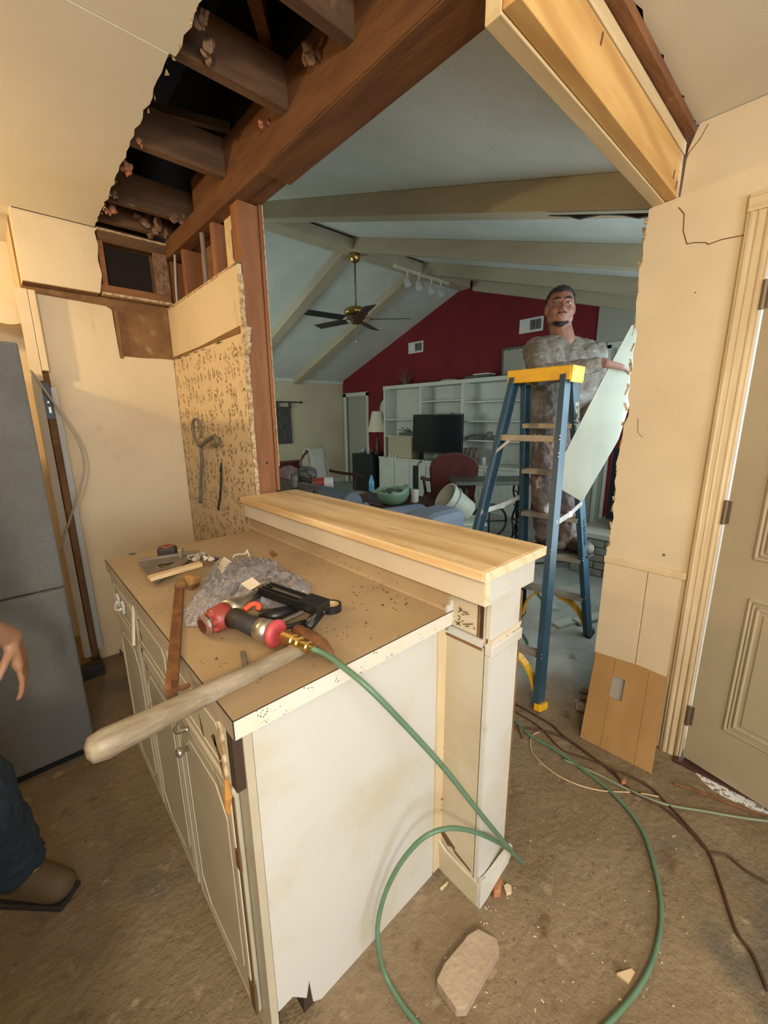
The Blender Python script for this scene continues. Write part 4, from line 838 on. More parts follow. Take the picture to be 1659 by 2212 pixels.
for i in range(70):
    px, py = (rnd.gauss(850, 60), rnd.gauss(1285, 26)) if i < 45 else (rnd.uniform(300, 900), rnd.uniform(1180, 1480))
    p = P_(px, py, .001)
    if .25 < p.x < .80 and .66 < p.y < 1.75: mb.obox(p, (rnd.uniform(.002, .010), rnd.uniform(.001, .003), .0015), (0, 0, rnd.uniform(0, 3)))
tag(mb.build('sawdust_crumbs', 'chipped', None, kind='stuff'), 'dark crumbs and splinters scattered on the worktop', 'debris')

# ================================================================ FLOOR THINGS
def slab_piece(name, out, h, m, label, cat, jit=.002, group=None, bev=.004):
    mb = MB(); mb.poly([atz(x, y, 0.0005) for x, y in out], (0, 0, h)); bmesh.ops.triangulate(mb.b, faces=mb.b.faces); 
    o = mb.build(name, m, None, bevel=bev, jit=jit); tag(o, label, cat, group); return o
slab_piece('brick', [(942, 2136), (985, 2198), (1006, 2196), (1078, 2068), (1072, 2046), (1032, 2024), (1008, 2038), (1000, 2050), (960, 2098)], .032, 'brick', 'dusty broken brick lying flat in the foreground', 'brick', jit=.0015, bev=.003)
slab_piece('brick_chip', [(1060, 1925), (1066, 1942), (1080, 1940), (1084, 1912), (1074, 1902)], .03, 'brick_r', 'small orange brick chip against the post baseboard', 'brick chip')
slab_piece('plaster_lump', [(1088, 1920), (1094, 1936), (1104, 1932), (1104, 1920), (1096, 1915)], .012, 'chip', 'small white plaster lump beside the brick chip', 'rubble', jit=.003, bev=0)
slab_piece('tile_shard', [(1331, 2106), (1358, 2128), (1371, 2104), (1364, 2096)], .008, 'palewood', 'triangular tan tile shard inside the hose loop', 'shard', bev=.001, jit=0)
slab_piece('daylit_vinyl_patch', [(1505, 1655), (1560, 1678), (1610, 1708), (1659, 1742), (1659, 1764), (1600, 1738), (1545, 1712), (1520, 1690), (1500, 1668)], .0015, 'daylit_vinyl', 'speckled floor scrap at the door, daylight spill painted in its white', 'daylit_vinyl', bev=0, jit=0)
slab_piece('brick_chip', [(1340, 1690), (1342, 1698), (1352, 1697), (1350, 1686)], .014, 'brick_r', 'tiny pink brick chip among the brown cords', 'brick chip')
slab_piece('wood_sliver', [(950, 1920), (968, 1905), (966, 1912), (953, 1926)], .004, 'chip', 'thin pale wood sliver beside the cabinet end', 'sliver', bev=0, jit=0)
slab_piece('wood_sliver', [(1120, 1575), (1128, 1598), (1134, 1594), (1124, 1572)], .01, 'kraft', 'brown wood sliver on the floor behind the post', 'sliver', bev=0, jit=0)
mb = MB(); rnd = random.Random(77)
for i in range(230):
    px, py = rnd.uniform(620, 1500), rnd.uniform(1560, 2200)
    if rnd.random() < .45: px, py = rnd.gauss(1010, 90), rnd.gauss(1960, 60)
    p = atz(px, py, .002)
    if p.y > .5 and .2 < p.x < .99: continue
    s_ = rnd.uniform(.0008, .0034); mb.obox(p, (s_*rnd.uniform(1, 3), s_, .0015), (0, 0, rnd.uniform(0, 3)))
tag(mb.build('pale_crumbs', 'chip', None, kind='stuff'), 'pale plaster and wood crumbs scattered over the kitchen floor', 'debris')
mb = MB()
for i in range(160):
    px, py = rnd.gauss(1150, 160), rnd.gauss(1850, 140); p = atz(px, min(py, 2200), .002)
    if p.y > .5 and .2 < p.x < .99: continue
    s_ = rnd.uniform(.0008, .0032); mb.obox(p, (s_*rnd.uniform(1, 3), s_*.7, .0015), (0, 0, rnd.uniform(0, 3)))
tag(mb.build('dirt_crumbs', 'chipped', None, kind='stuff'), 'dark dirt crumbs scattered around the wooden post', 'debris')
def floorline(name, pix, r, m, label, cat, z=None, k=7):
    mb = MB(); mb.tube(spline([atz(x, y, (z or r)+.001) for x, y in pix], k), r, 7); o = mb.build(name, m, None, smooth=True); tag(o, label, cat); return o
floorline('extension_cord', [(1096, 1512), (1130, 1530), (1190, 1565), (1215, 1588), (1260, 1622), (1310, 1655), (1350, 1672), (1400, 1698), (1440, 1735), (1480, 1778), (1530, 1840), (1560, 1920), (1590, 2010), (1625, 2060), (1659, 2140)], .0045, 'cord', 'brown extension cord running past the leaning board to the right edge', 'cord')
floorline('extension_cord', [(1094, 1570), (1130, 1572), (1180, 1580), (1230, 1600), (1290, 1642), (1330, 1676), (1362, 1710), (1400, 1728), (1440, 1750), (1490, 1795), (1530, 1838), (1570, 1848), (1610, 1880), (1659, 1908)], .0042, 'cord', 'brown extension cord curling to the lower right corner by the door', 'cord')
floorline('extension_cord', [(1100, 1530), (1150, 1560), (1175, 1580), (1215, 1620), (1270, 1640), (1320, 1662), (1345, 1690), (1372, 1712), (1385, 1712)], .0035, 'cord', 'short twisted brown cord between the leaning board and post', 'cord')
floorline('air_hose', [(1215, 1640), (1290, 1672), (1370, 1712), (1440, 1738), (1520, 1752), (1600, 1766), (1659, 1774)], .005, mat('pale_green_hose', (.22, .26, .18), .5), 'thin pale green hose running straight toward the door', 'hose')
floorline('thin_wire', [(1165, 1580), (1148, 1592), (1150, 1625), (1190, 1665), (1240, 1692), (1300, 1708), (1370, 1712), (1430, 1722)], .0025, 'palewood', 'thin tan wire making an arc beside the air hose', 'wire')
floorline('thin_wire', [(215, 1372), (240, 1378), (255, 1392), (262, 1415)], .004, 'rubber', 'dark wire on the floor beyond the cabinet', 'wire', z=.02)
# metal threshold strip lifting before the door
mb = MB(); mb.tube([atz(1455, 1692, .006), atz(1520, 1715, .006), atz(1600, 1745, .006), atz(1659, 1762, .006)], .005, 6); tag(mb.build('metal_strip', 'brown_iron', None), 'bent dark metal strip lying before the door', 'strip')
# rubble pile behind the wall end
for k, (qx, qy, s_) in enumerate(((1254, 1532, .026), (1262, 1512, .020), (1246, 1518, .015), (1262, 1495, .020))):
    pp = atz(qx, qy, 0); mb = MB(); g = bmesh.ops.create_icosphere(mb.b, subdivisions=2, radius=1)
    for v in g['verts']: v.co = Vector((pp.x, pp.y, s_*.55))+Vector((v.co.x*s_*1.2, v.co.y*s_, v.co.z*s_*.55))*(1+.45*noise.noise(v.co*1.8+Vector((k*3, 0, 0))))
    o = mb.build('rubble_lump', 'tan_insul' if k % 2 else 'brick', None); tag(o, ('largest plaster lump by the left edge of the ochre board', 'small plaster lump touching the ochre board edge', 'smallest plaster lump nearest the ladder foot', 'farthest plaster lump behind the ochre board edge')[k], 'rubble', 'plaster lumps by the ochre board')
for k, (x, y, z, l, rz, lab) in enumerate(((3.05, 1.42, .012, .5, .75, 'pale board lying flat behind the bar end'), (2.95, .98, .02, .38, -.35, 'pale board stub on the floor by the right ladder rail'), (2.72, 1.1, .008, .18, -.3, 'short white board scrap under the ladder'))):
    o = MB().obox((x, y, z), (l, .07, .02), (0, 0, rz)).build('board_scrap', 'drywall', None, bevel=.001); tag(o, lab, 'board')

# ================================================================ FRIDGE
fr = thing('refrigerator', (-.33, 2.35, 0), 'dark grey textured refrigerator at the left behind the worker', 'refrigerator')
MB().box(-.80, .10, 2.06, 2.72, .03, 1.70).build('body', 'fridge', fr, bevel=.01)
MB().box(-.80, .10, 2.0, 2.055, .785, 1.70).build('door', 'fridge', fr, bevel=.008)
MB().box(-.80, .10, 2.0, 2.055, .04, .780).build('freezer_drawer', 'fridge', fr, bevel=.012)
MB().box(-.80, .10, 2.03, 2.1, 0.0, .04).build('base_grille', 'black', fr)
mb = MB(); mb.box(-.78, -.74, 1.96, 2.0, .7, 1.5); mb.build('handle', 'steel', fr, bevel=.008)
# dark clutter on the floor between fridge and cabinet
o = MB().box(.12, .24, 2.66, 2.75, 0.0, .06).build('dark_crate', 'rubber', None, bevel=.004); tag(o, 'low dark box on the floor beside the end panel', 'box')

# ================================================================ LADDER
ld = thing('step_ladder', (2.2, 1.1, 0), 'blue fibreglass step ladder with yellow top and aluminium steps', 'ladder')
FA, FB, FC, FD = Vector((1.775, .795, 0)), Vector((1.66, 1.34, 0)), Vector((2.60, 1.375, 0)), Vector((2.685, .915, 0))
TA, TB, TC, TD = Vector((2.185, .985, 1.63)), Vector((2.175, 1.292, 1.63)), Vector((2.285, 1.285, 1.63)), Vector((2.30, 1.0, 1.63))
def rail(f_, t_, inward, out, name='rail'):
    # channel: web facing sideways, flanges pointing inwards
    mb = MB(); a = (t_-f_).normalized(); f0 = f_+a*.02
    fw = out
    mb.beam(f0, t_, .004, .070, fw)
    side = a.cross(Vector(fw)).normalized()
    if side.dot(inward) < 0: side = -side
    for s_ in (-.034, .034):
        mb.beam(f0+Vector(fw).normalized()*s_+side*.013, t_+Vector(fw).normalized()*s_+side*.013, .028, .004, fw)
    return mb.build(name, 'blue', ld)
iy = Vector((0, 1, 0))
rA = rail(FA, TA, iy, (1, 0, -.25)); rB = rail(FB, TB, -iy, (1, 0, -.3)); rC = rail(FC, TC, -iy, (1, 0, .2)); rD = rail(FD, TD, iy, (1, 0, .2))
for (f_, t_) in ((FA, TA), (FB, TB), (FC, TC), (FD, TD)):
    a = (t_-f_).normalized(); mb = MB(); mb.beam(f_+Vector((0, 0, .002)), f_+a*.035, .036, .082, (1, 0, 0)); mb.build('foot', 'yellow' if f_ is FA else 'rubber', ld, bevel=.003)
def lz(f_, t_, z): return f_.lerp(t_, (z-f_.z)/(t_.z-f_.z))
for z in (.29, .56, .83, 1.11, 1.385):
    a, b = lz(FC, TC, z), lz(FD, TD, z); mb = MB(); i = Vector((0, .016, 0))
    mb.beam(a-i, b+i, .078, .004); mb.beam(a-i+Vector((-.037, 0, -.012)), b+i+Vector((-.037, 0, -.012)), .004, .026); mb.beam(a-i+Vector((.037, 0, -.012)), b+i+Vector((.037, 0, -.012)), .004, .026)
    for k in (-.02, 0, .02): mb.beam(a-i+Vector((k, 0, .003)), b+i+Vector((k, 0, .003)), .005, .003)
    mb.build('step', 'alu', ld, bevel=.001)
for z in (.26, .76, 1.315):
    a, b = lz(FA, TA, z), lz(FB, TB, z); mb = MB(); mb.beam(a+Vector((-.02, .016, 0)), b+Vector((-.02, -.016, 0)), .004, .032); mb.beam(a+Vector((-.004, .016, .015)), b+Vector((-.004, -.016, .015)), .03, .003); o = mb.build('rear_bar', 'alu', ld, bevel=.001)
    if z > 1:
        for (p, q2) in ((a.lerp(b, .24), lz(FA, TA, z-.085)), (b.lerp(a, .24), lz(FB, TB, z-.085))):
            pass
        mb = MB(); mb.beam(a.lerp(b, .22)+Vector((-.02, 0, -.012)), lz(FA, TA, z-.085)+Vector((-.02, .01, 0)), .004, .010); mb.beam(b.lerp(a, .22)+Vector((-.02, 0, -.012)), lz(FB, TB, z-.085)+Vector((-.02, -.01, 0)), .004, .014); mb.build('brace', 'alu', ld)
# yellow curved corner braces
def ybrace(f_, t_, g_, s_, z, off, nm='corner_brace'):
    top_ = lz(f_, t_, z); mid = lz(g_, s_, z); p0 = top_.lerp(mid, .42)+Vector((off, 0, -.02)); p2 = lz(f_, t_, .03)+Vector((off, 0, 0)); p2 = p2+(mid-top_).normalized()*.02
    p1 = top_.lerp(mid, .10)+Vector((off, 0, -.03)); pts = []
    for k in range(9):
        t = k/8; pts.append(p0*(1-t)**2+p1*2*t*(1-t)+p2*t*t)
    mb = MB()
    for a, b in zip(pts[:-1], pts[1:]): mb.beam(a, b, .045, .010, (0, 1, 0)); 
    mb.build(nm, 'yellow', ld)
ybrace(FD, TD, FC, TC, .28, 0); ybrace(FC, TC, FD, TD, .28, 0); ybrace(FA, TA, FB, TB, .26, 0); ybrace(FB, TB, FA, TA, .26, 0)
# spreaders
for (f_, t_, g_, s_) in ((FA, TA, FD, TD), (FB, TB, FC, TC)):
    a, b = lz(f_, t_, .90), lz(g_, s_, .93); md_ = (a+b)/2+Vector((0, 0, -.01)); mb = MB(); mb.beam(a, md_, .006, .030); mb.beam(md_, b, .006, .030); mb.obox(md_, (.05, .012, .036)); o = mb.build('spreader', 'alu', ld, bevel=.002)
# cap
mb = MB(); mb.obox((2.235, 1.137, 1.663), (.150, .350, .024), (0, 0, .02)); mb.obox((2.158, 1.137, 1.643), (.012, .352, .070), (0, .08, .02)); mb.obox((2.312, 1.137, 1.643), (.012, .352, .070), (0, -.08, .02)); mb.obox((2.235, .960, 1.638), (.150, .012, .082), (.08, 0, .02)); mb.obox((2.235, 1.314, 1.638), (.150, .012, .082), (-.08, 0, .02))
for y in (1.06, 1.225): mb.obox((2.235, y, 1.676), (.154, .010, .008))
mb.obox((2.20, 1.145, 1.677), (.05, .11, .008)); mb.build('top_cap', 'yellow', ld, bevel=.004)
mb = MB()
for (f_, t_, zz) in ((FA, TA, (.26, .76, 1.315, 1.23)), (FD, TD, (.56, .29, 1.385)), (FC, TC, (.56, .83, 1.11, 1.385)), (FB, TB, (1.315, 1.23))):
    for z in zz:
        for dz in (0, .018): 
            p = lz(f_, t_, z+dz); mb.ell(p+Vector((-.005 if f_ in (FA, FB) else -.036, 0, 0))+Vector((-.034 if f_ in (FA, FB) else 0, 0, 0)), (.004, .004, .004), seg=8, rings=5)
mb.build('rivet', 'steel', ld)
# brand lettering on the right rail, reading downwards
def text3d(txt, size, loc, xdir, ydir, m, parent, name='lettering', ext=.0006):
    cu = bpy.data.curves.new(name, 'FONT'); cu.body = txt; cu.size = size; cu.extrude = ext; cu.align_x = 'CENTER'; cu.align_y = 'CENTER'
    o = bpy.data.objects.new(name, cu); C.objects.link(o); x = Vector(xdir).normalized(); y = Vector(ydir); y = (y-x*y.dot(x)).normalized(); zc = x.cross(y)
    mt = Matrix((x, y, zc)).transposed().to_4x4(); mt.translation = Vector(loc); o.matrix_world = mt
    bpy.context.view_layer.update(); dg = bpy.context.evaluated_depsgraph_get(); me = bpy.data.meshes.new_from_object(o.evaluated_get(dg)); me.transform(mt); bpy.data.objects.remove(o)
    off = wloc(parent); me.transform(Matrix.Translation(-off)); me.materials.clear(); me.materials.append(M[m]); q5 = bpy.data.objects.new(name, me); C.objects.link(q5); q5.parent = parent; return q5
aD = (TD-FD).normalized()
text3d('WERNER', .045, lz(FD, TD, .74)+Vector((0, -.0032, 0)), -aD, (1, 0, 0), 'black', ld)
aa = MB(); aa.beam(lz(FD, TD, 1.18)+Vector((0, -.003, 0)), lz(FD, TD, 1.50)+Vector((0, -.003, 0)), .001, .045, (1, 0, .2)); aa.build('rail_label', 'print', ld)

# wallboard strip held on the ladder
wbp = [atd(1188, 1043, 2.16), atd(1258, 1084, 2.16), atd(1336, 950, 2.17), atd(1384, 800, 2.20), atd(1377, 700, 2.20), atd(1364, 703, 2.20), atd(1300, 824, 2.18)]
o = MB().poly(wbp, tuple(_f*.010)).build('wallboard_strip', 'drywall', None); tag(o, 'tall slanted offwhite wallboard strip held by the man on the ladder', 'wallboard')

# ================================================================ PEOPLE
def remesh(o, vox, sm=6):
    r = o.modifiers.new('r', 'REMESH'); r.mode = 'VOXEL'; r.voxel_size = vox; r.use_smooth_shade = True
    s_ = o.modifiers.new('s', 'SMOOTH'); s_.factor = .5; s_.iterations = sm
    eval_to_mesh(o)
    for p in o.data.polygons: p.use_smooth = True
    return o
def hand(mb, w, d, n, thumb, curl=.5, sc=1.0, tcl=.5):
    """w wrist, d finger direction, n palm normal, thumb +1/-1 picks the thumb side"""
    d = d.normalized(); n = (n-d*n.dot(d)).normalized(); s_ = d.cross(n)*thumb
    for k, off in enumerate((-.030, -.010, .010, .030)):
        mb.caps(w+s_*off*.5*sc, .019*sc, w+(d*.075+s_*off*.95)*sc, .0135*sc, 10)
    for k, (off, ln, r) in enumerate(((.031, .92, .0088), (.011, 1.0, .0092), (-.010, .95, .0088), (-.030, .78, .0080))):
        p = w+(d*.082+s_*off)*sc; ang_ = curl*.55; dd = d
        for L_, rr in ((.043, 1), (.028, .93), (.022, .86)):
            dd = (d*math.cos(ang_)+n*math.sin(ang_)+s_*off*1.2).normalized(); q6 = p+dd*L_*ln*sc; mb.caps(p, r*rr*sc, q6, r*rr*.94*sc, 9); p = q6; ang_ += curl
    p = w+(d*.022+s_*.026)*sc; dd = (d*.55+s_*.75+n*.35).normalized(); q6 = p+dd*.042*sc; mb.caps(p, .0135*sc, q6, .0105*sc, 10)
    d3 = (d*.8+s_*.35+n*tcl).normalized(); q7 = q6+d3*.030*sc; mb.caps(q6, .0105*sc, q7, .0095*sc, 10); q8 = q7+(d3+n*.2).normalized()*.024*sc; mb.caps(q7, .0095*sc, q8, .008*sc, 10)
def human(name, J, label, skin, sleeve_m, pants_m, boot_m, hair=True, loc=None, curls=(.5, .5), torso_w=1.0, toe_m='toe'):
    root = thing(name, loc, label, 'person')
    up, fw, rt = J['up'].normalized(), J['face'].normalized(), None
    fw = (fw-up*fw.dot(up)).normalized(); rt = up.cross(fw)*-1   # person's right hand side
    rt = fw.cross(up)
    Rm = Matrix((rt, fw, up)).transposed()      # local x = right, y = forward, z = up
    hc = J['head']
    def h(x, y, z): return hc+Rm@Vector((x, y, z))
    mb = MB()
    # head
    mb.ell(h(0, -.012, .035), (.077, .096, .088), Rm, 20, 14); mb.ell(h(0, .018, -.030), (.064, .070, .082), Rm, 20, 14)
    mb.ell(h(0, .050, -.082), (.036, .030, .028), Rm); mb.ell(h(-.034, .030, -.062), (.028, .040, .032), Rm); mb.ell(h(.034, .030, -.062), (.028, .040, .032), Rm)
    mb.ell(h(-.036, .055, -.024), (.029, .026, .028), Rm); mb.ell(h(.036, .055, -.024), (.029, .026, .028), Rm); mb.ell(h(-.048, .012, -.055), (.026, .044, .036), Rm); mb.ell(h(.048, .012, -.055), (.026, .044, .036), Rm)
    mb.caps(h(-.050, .070, .030), .010, h(-.014, .083, .030), .011); mb.caps(h(.050, .070, .030), .010, h(.014, .083, .030), .011)
    mb.caps(h(0, .084, .018), .008, h(0, .106, -.022), .012); mb.ell(h(-.013, .092, -.026), (.009, .010, .008), Rm); mb.ell(h(.013, .092, -.026), (.009, .010, .008), Rm)
    mb.caps(h(-.018, .080, -.052), .0085, h(.018, .080, -.052), .0085)
    for s_ in (-1, 1): mb.ell(h(s_*.079, -.010, -.002), (.009, .020, .032), Rm); mb.ell(h(s_*.076, .0, -.024), (.009, .010, .010), Rm)
    # neck, torso
    nk, ch, pv = J['neck'], J['chest'], J['pelvis']
    mb.caps(h(0, -.02, -.05), .062, nk, .070)
    sR, sL = J['shR'], J['shL']; acr = (sR-sL).normalized()
    Bm = J.get('body', Rm)
    mb.ell(ch, (.165*torso_w, .115*torso_w, .20), Bm, 20, 14); mb.ell(ch.lerp(pv, .5), (.150*torso_w, .118*torso_w, .17), Bm, 20, 14); mb.ell(pv, (.160*torso_w, .118, .12), Bm, 20, 14)
    mb.caps(nk, .055, sR.lerp(nk, .25), .055); mb.caps(nk, .055, sL.lerp(nk, .25), .055)
    for (sh, hp_) in ((sR, J['hipR']), (sL, J['hipL'])): mb.caps(sh.lerp((sR+sL)/2, .42)-up*.05, .072, hp_.lerp((J['hipR']+J['hipL'])/2, .25)+up*.06, .085)
    for s_, (sh, el, wr) in enumerate(((sR, J['elR'], J['wrR']), (sL, J['elL'], J['wrL']))):
        mb.caps(sh, .062, el, .042); mb.caps(el, .043, wr, .027)
    for (hp_, kn, an) in ((J['hipR'], J['knR'], J['anR']), (J['hipL'], J['knL'], J['anL'])):
        mb.caps(hp_, .088, kn, .058); mb.caps(kn, .057, kn.lerp(an, .4), .056); mb.caps(kn.lerp(an, .4), .056, an, .038)
    mb.caps(J['anR'], .036, J['toeR'], .032); mb.caps(J['anL'], .036, J['toeL'], .032)
    hand(mb, J['wrR'], J['hdR'], J['pnR'], J.get('thR', 1), curls[0], J.get('hs', 1)); hand(mb, J['wrL'], J['hdL'], J['pnL'], J.get('thL', -1), curls[1])
    body = mb.build('body', skin, root); remesh(body, .0055, 5)
    # eyes, lips, hair
    for s_ in (-1, 1):
        e = MB().ell(h(s_*.031, .0745, .010), (.0105, .009, .0052), Rm).build('eye', 'eyew', root, smooth=True)
        MB().ell(h(s_*.031, .0825, .009), (.0055, .0035, .0048), Rm).build('iris', 'darkwood', e, smooth=True)
        MB().tube([h(s_*.050, .074, .018), h(s_*.031, .086, .0165), h(s_*.015, .080, .014)], .0035, 6).build('eyelid', skin, root, smooth=True)
        MB().tube([h(s_*.052, .076, .034), h(s_*.034, .090, .041), h(s_*.014, .092, .036)], [.003, .005, .004], 6).build('eyebrow', 'hair', root, smooth=True)
    mb = MB(); mb.tube([h(-.024, .080, -.050), h(-.01, .0895, -.0475), h(.01, .0895, -.0475), h(.024, .080, -.050)], [.002, .0045, .0045, .002], 8); mb.tube([h(-.022, .079, -.0545), h(0, .088, -.057), h(.022, .079, -.0545)], [.002, .005, .002], 8)
    mb.build('lips', 'lip', root, smooth=True)
    if hair:
        mb = MB(); g = bmesh.ops.create_icosphere(mb.b, subdivisions=4, radius=1); dele = []
        for v in g['verts']:
            x, y, z = v.co; p = Vector((x*.083, y*.102-.014, z*.096+.036)); line = .078 if y > .45 else (.052 if y > .15 else (.005+.05*max(0, y) if y > -.35 else -.045))
            if p.z < line+.006*noise.noise(v.co*5): dele.append(v)
            p *= 1; v.co = h(p.x, p.y, p.z)+Rm@Vector((x, y, z))*(.004*noise.noise(v.co*14)+.002)
        bmesh.ops.delete(mb.b, geom=dele, context='VERTS')
        o = mb.build('hair', 'hair', root, smooth=True); so = o.modifiers.new('t', 'SOLIDIFY'); so.thickness = .012; so.offset = -1
        # thin beard on chin and upper lip
        mb = MB(); mb.ell(h(0, .057, -.094), (.032, .024, .018), Rm); mb.tube([h(-.030, .070, -.052), h(-.018, .088, -.041), h(.018, .088, -.041), h(.030, .070, -.052)], [.003, .004, .004, .003], 6); mb.ell(h(0, .050, -.088), (.046, .026, .016), Rm); mb.build('beard', 'hair', root, smooth=True)
    # shirt
    k = .014; mb = MB()
    mb.ell(ch, (.165*torso_w+k, .115*torso_w+k, .20+k), Bm, 20, 14); mb.ell(ch.lerp(pv, .55), (.155*torso_w+k, .122*torso_w+k, .20), Bm, 20, 14)
    mb.caps(nk-up*.02, .066, sR.lerp(nk, .25), .066); mb.caps(nk-up*.02, .066, sL.lerp(nk, .25), .066)
    for (sh, hp_) in ((sR, J['hipR']), (sL, J['hipL'])): mb.caps(sh.lerp((sR+sL)/2, .36)-up*.03, .098, hp_.lerp((J['hipR']+J['hipL'])/2, .2)+up*.06, .118, 18)
    for (sh, el, wr, fr_) in ((sR, J['elR'], J['wrR'], J.get('slR', .9)), (sL, J['elL'], J['wrL'], J.get('slL', .9))):
        mb.caps(sh, .076, el, .058)
        if fr_ > 0:
            p0 = el; 
            for t in range(5):
                p1 = el.lerp(wr, fr_*(t+1)/5); mb.caps(p0, .058-.020*t/5, p1, .060-.020*(t+1)/5, 14); p0 = p1
            if fr_ > 0:
                av = (wr-el).normalized()
                for t in range(9):
                    c9 = el.lerp(wr, fr_*(.12+.88*t/8)); tl_ = (av+noise.noise_vector(Vector((t*1.7, 2, 1)))*.9).normalized(); mb.lathe([(.001, -.006), (.046-.016*t/8, -.006), (.058-.019*t/8, 0), (.046-.016*t/8, .006), (.001, .006)], c9, tl_, 16)
    sht = mb.build('shirt', sleeve_m, root); remesh(sht, .0065, 5)
    tx = bpy.data.textures.new('fold', 'CLOUDS'); tx.noise_scale = .055; dm = sht.modifiers.new('d', 'DISPLACE'); dm.texture = tx; dm.strength = J.get('fold', .014); dm.mid_level = .5; tx2 = bpy.data.textures.new('crease', 'CLOUDS'); tx2.noise_scale = .024; dm2 = sht.modifiers.new('e', 'DISPLACE'); dm2.texture = tx2; dm2.strength = .010; dm2.mid_level = .5; eval_to_mesh(sht)
    for p in sht.data.polygons: p.use_smooth = True
    mb = MB(); mb.ell(pv, (.162*torso_w+.012, .130, .12), Bm, 20, 14)
    for (hp_, kn, an) in ((J['hipR'], J['knR'], J['anR']), (J['hipL'], J['knL'], J['anL'])):
        mb.caps(hp_, .100, kn, .074, 16); mb.caps(kn, .074, kn.lerp(an, .97), .070, 16)
    pn = mb.build('trousers', pants_m, root); remesh(pn, .009, 10)
    tx = bpy.data.textures.new('fold', 'CLOUDS'); tx.noise_scale = .06; dm = pn.modifiers.new('d', 'DISPLACE'); dm.texture = tx; dm.strength = .026; dm.mid_level = .5; tx2 = bpy.data.textures.new('crease', 'CLOUDS'); tx2.noise_scale = .022; dm2 = pn.modifiers.new('e', 'DISPLACE'); dm2.texture = tx2; dm2.strength = .014; dm2.mid_level = .5; eval_to_mesh(pn)
    for p in pn.data.polygons: p.use_smooth = True
    mb = MB(); mb.lathe([(.165*torso_w, -.02), (.165*torso_w, .02)], pv+up*.11, up, 24); 
    for an, to in ((J['anR'], J['toeR']), (J['anL'], J['toeL'])):
        dd = (to-an); dd.z = 0; dd.normalize(); mb2 = MB(); heel = Vector((an.x, an.y, to.z))-dd*.035; cc_ = dd.cross(Vector((0, 0, 1)))
        mb2.caps(an+Vector((0, 0, .07)), .052, Vector((an.x, an.y, to.z+.02)), .046); mb2.caps(heel+Vector((0, 0, .01)), .042, to, .044); mb2.caps(Vector((an.x, an.y, to.z+.045)), .048, to+Vector((0, 0, .006)), .042)
        bo = mb2.build('boot', boot_m, root); remesh(bo, .007, 4)
        MB().obox((heel+to)/2+Vector((0, 0, -.040)), ((to-heel).length+.075, .082, .016), mtx=Matrix((dd, cc_*-1, Vector((0, 0, 1)))).transposed()).build('sole', 'rubber', bo, bevel=.006)
        MB().ell(to+dd*.010+Vector((0, 0, .002)), (.037, .0435, .036), Matrix((dd, cc_*-1, Vector((0, 0, 1)))).transposed()).build('toe_cap', toe_m, bo, smooth=True)
    mb.b.free()
    return root

toCam = lambda p: (CAM-p)
HC = atd(1210, 668, 2.47)
J = dict(head=HC, up=Vector((.04, .03, 1)), face=(-_f+_r*-.22+Vector((0, 0, -.10))), neck=atd(1216, 738, 2.52), chest=atd(1218, 815, 2.56), pelvis=atd(1210, 935, 2.62),
         shR=atd(1158, 757, 2.46), shL=atd(1284, 764, 2.56), elR=atd(1166, 812, 2.30), elL=atd(1290, 862, 2.60), wrR=atd(1306, 784, 2.20), wrL=atd(1262, 915, 2.38),
         hdR=_r*1+Vector((0, 0, -.18)), pnR=_f*.4+Vector((0, 0, -1)), hdL=_r*.2-_f*.6, pnL=_r*-1,
         hipR=atd(1178, 950, 2.62), hipL=atd(1232, 950, 2.64), knR=atd(1175, 1058, 2.58), knL=atd(1232, 1056, 2.60), slR=.86, slL=.9, hs=1.12, thR=1, thL=-1)
J['shR'] = J['shR']; by = (-_f+_r*.05); by.z = 0; by.normalize(); bz = Vector((0, 0, 1)); bx = by.cross(bz); J['body'] = Matrix((bx, by, bz)).transposed()
J['anR'] = Vector((2.600, 1.235, .665)); J['toeR'] = Vector((2.565, 1.10, .617)) + Vector((0, .02, 0))
J['anL'] = Vector((2.615, 1.095, .665)); J['toeL'] = Vector((2.600, .965, .617))
human('person', J, 'person in a dusty grey long sleeved shirt standing on the ladder behind its yellow top', 'skin', 'shirt', 'jeans_w', 'boot', loc=(2.6, 1.17, .57), curls=(.75, .7), torso_w=.98)

# worker at the left edge: only an arm, a trouser leg and a boot reach the frame
LH = atd(30, 1400, 1.12)
J2 = dict(head=Vector((-.42, 1.22, 1.62)), up=Vector((0, 0, 1)), face=Vector((.3, -.9, -.3)), neck=Vector((-.42, 1.25, 1.44)), chest=Vector((-.42, 1.27, 1.26)), pelvis=Vector((-.42, 1.29, .98)),
          shR=Vector((-.60, 1.24, 1.38)), shL=Vector((-.25, 1.22, 1.38)), elR=Vector((-.68, 1.25, 1.10)), elL=Vector((-.215, 1.19, 1.10)), wrR=Vector((-.66, 1.12, .88)), wrL=atd(22, 1378, 1.115),
          hdR=Vector((0, -.2, -1)), pnR=Vector((1, 0, 0)), hdL=Vector((.13, -.05, -1)), pnL=Vector((-1, .2, -.1)), thR=1, thL=-1, slR=0, slL=0,
          hipR=Vector((-.50, 1.29, .93)), hipL=Vector((-.33, 1.29, .93)), knR=Vector((-.50, 1.26, .52)), knL=Vector((-.19, 1.36, .52)), anR=Vector((-.50, 1.30, .10)), anL=Vector((-.165, 1.48, .12)),
          toeR=Vector((-.48, 1.16, .048)), toeL=Vector((-.085, 1.40, .048)))
bz = Vector((0, 0, 1)); by = Vector((.15, -1, 0)).normalized(); J2['body'] = Matrix((by.cross(bz), by, bz)).transposed()
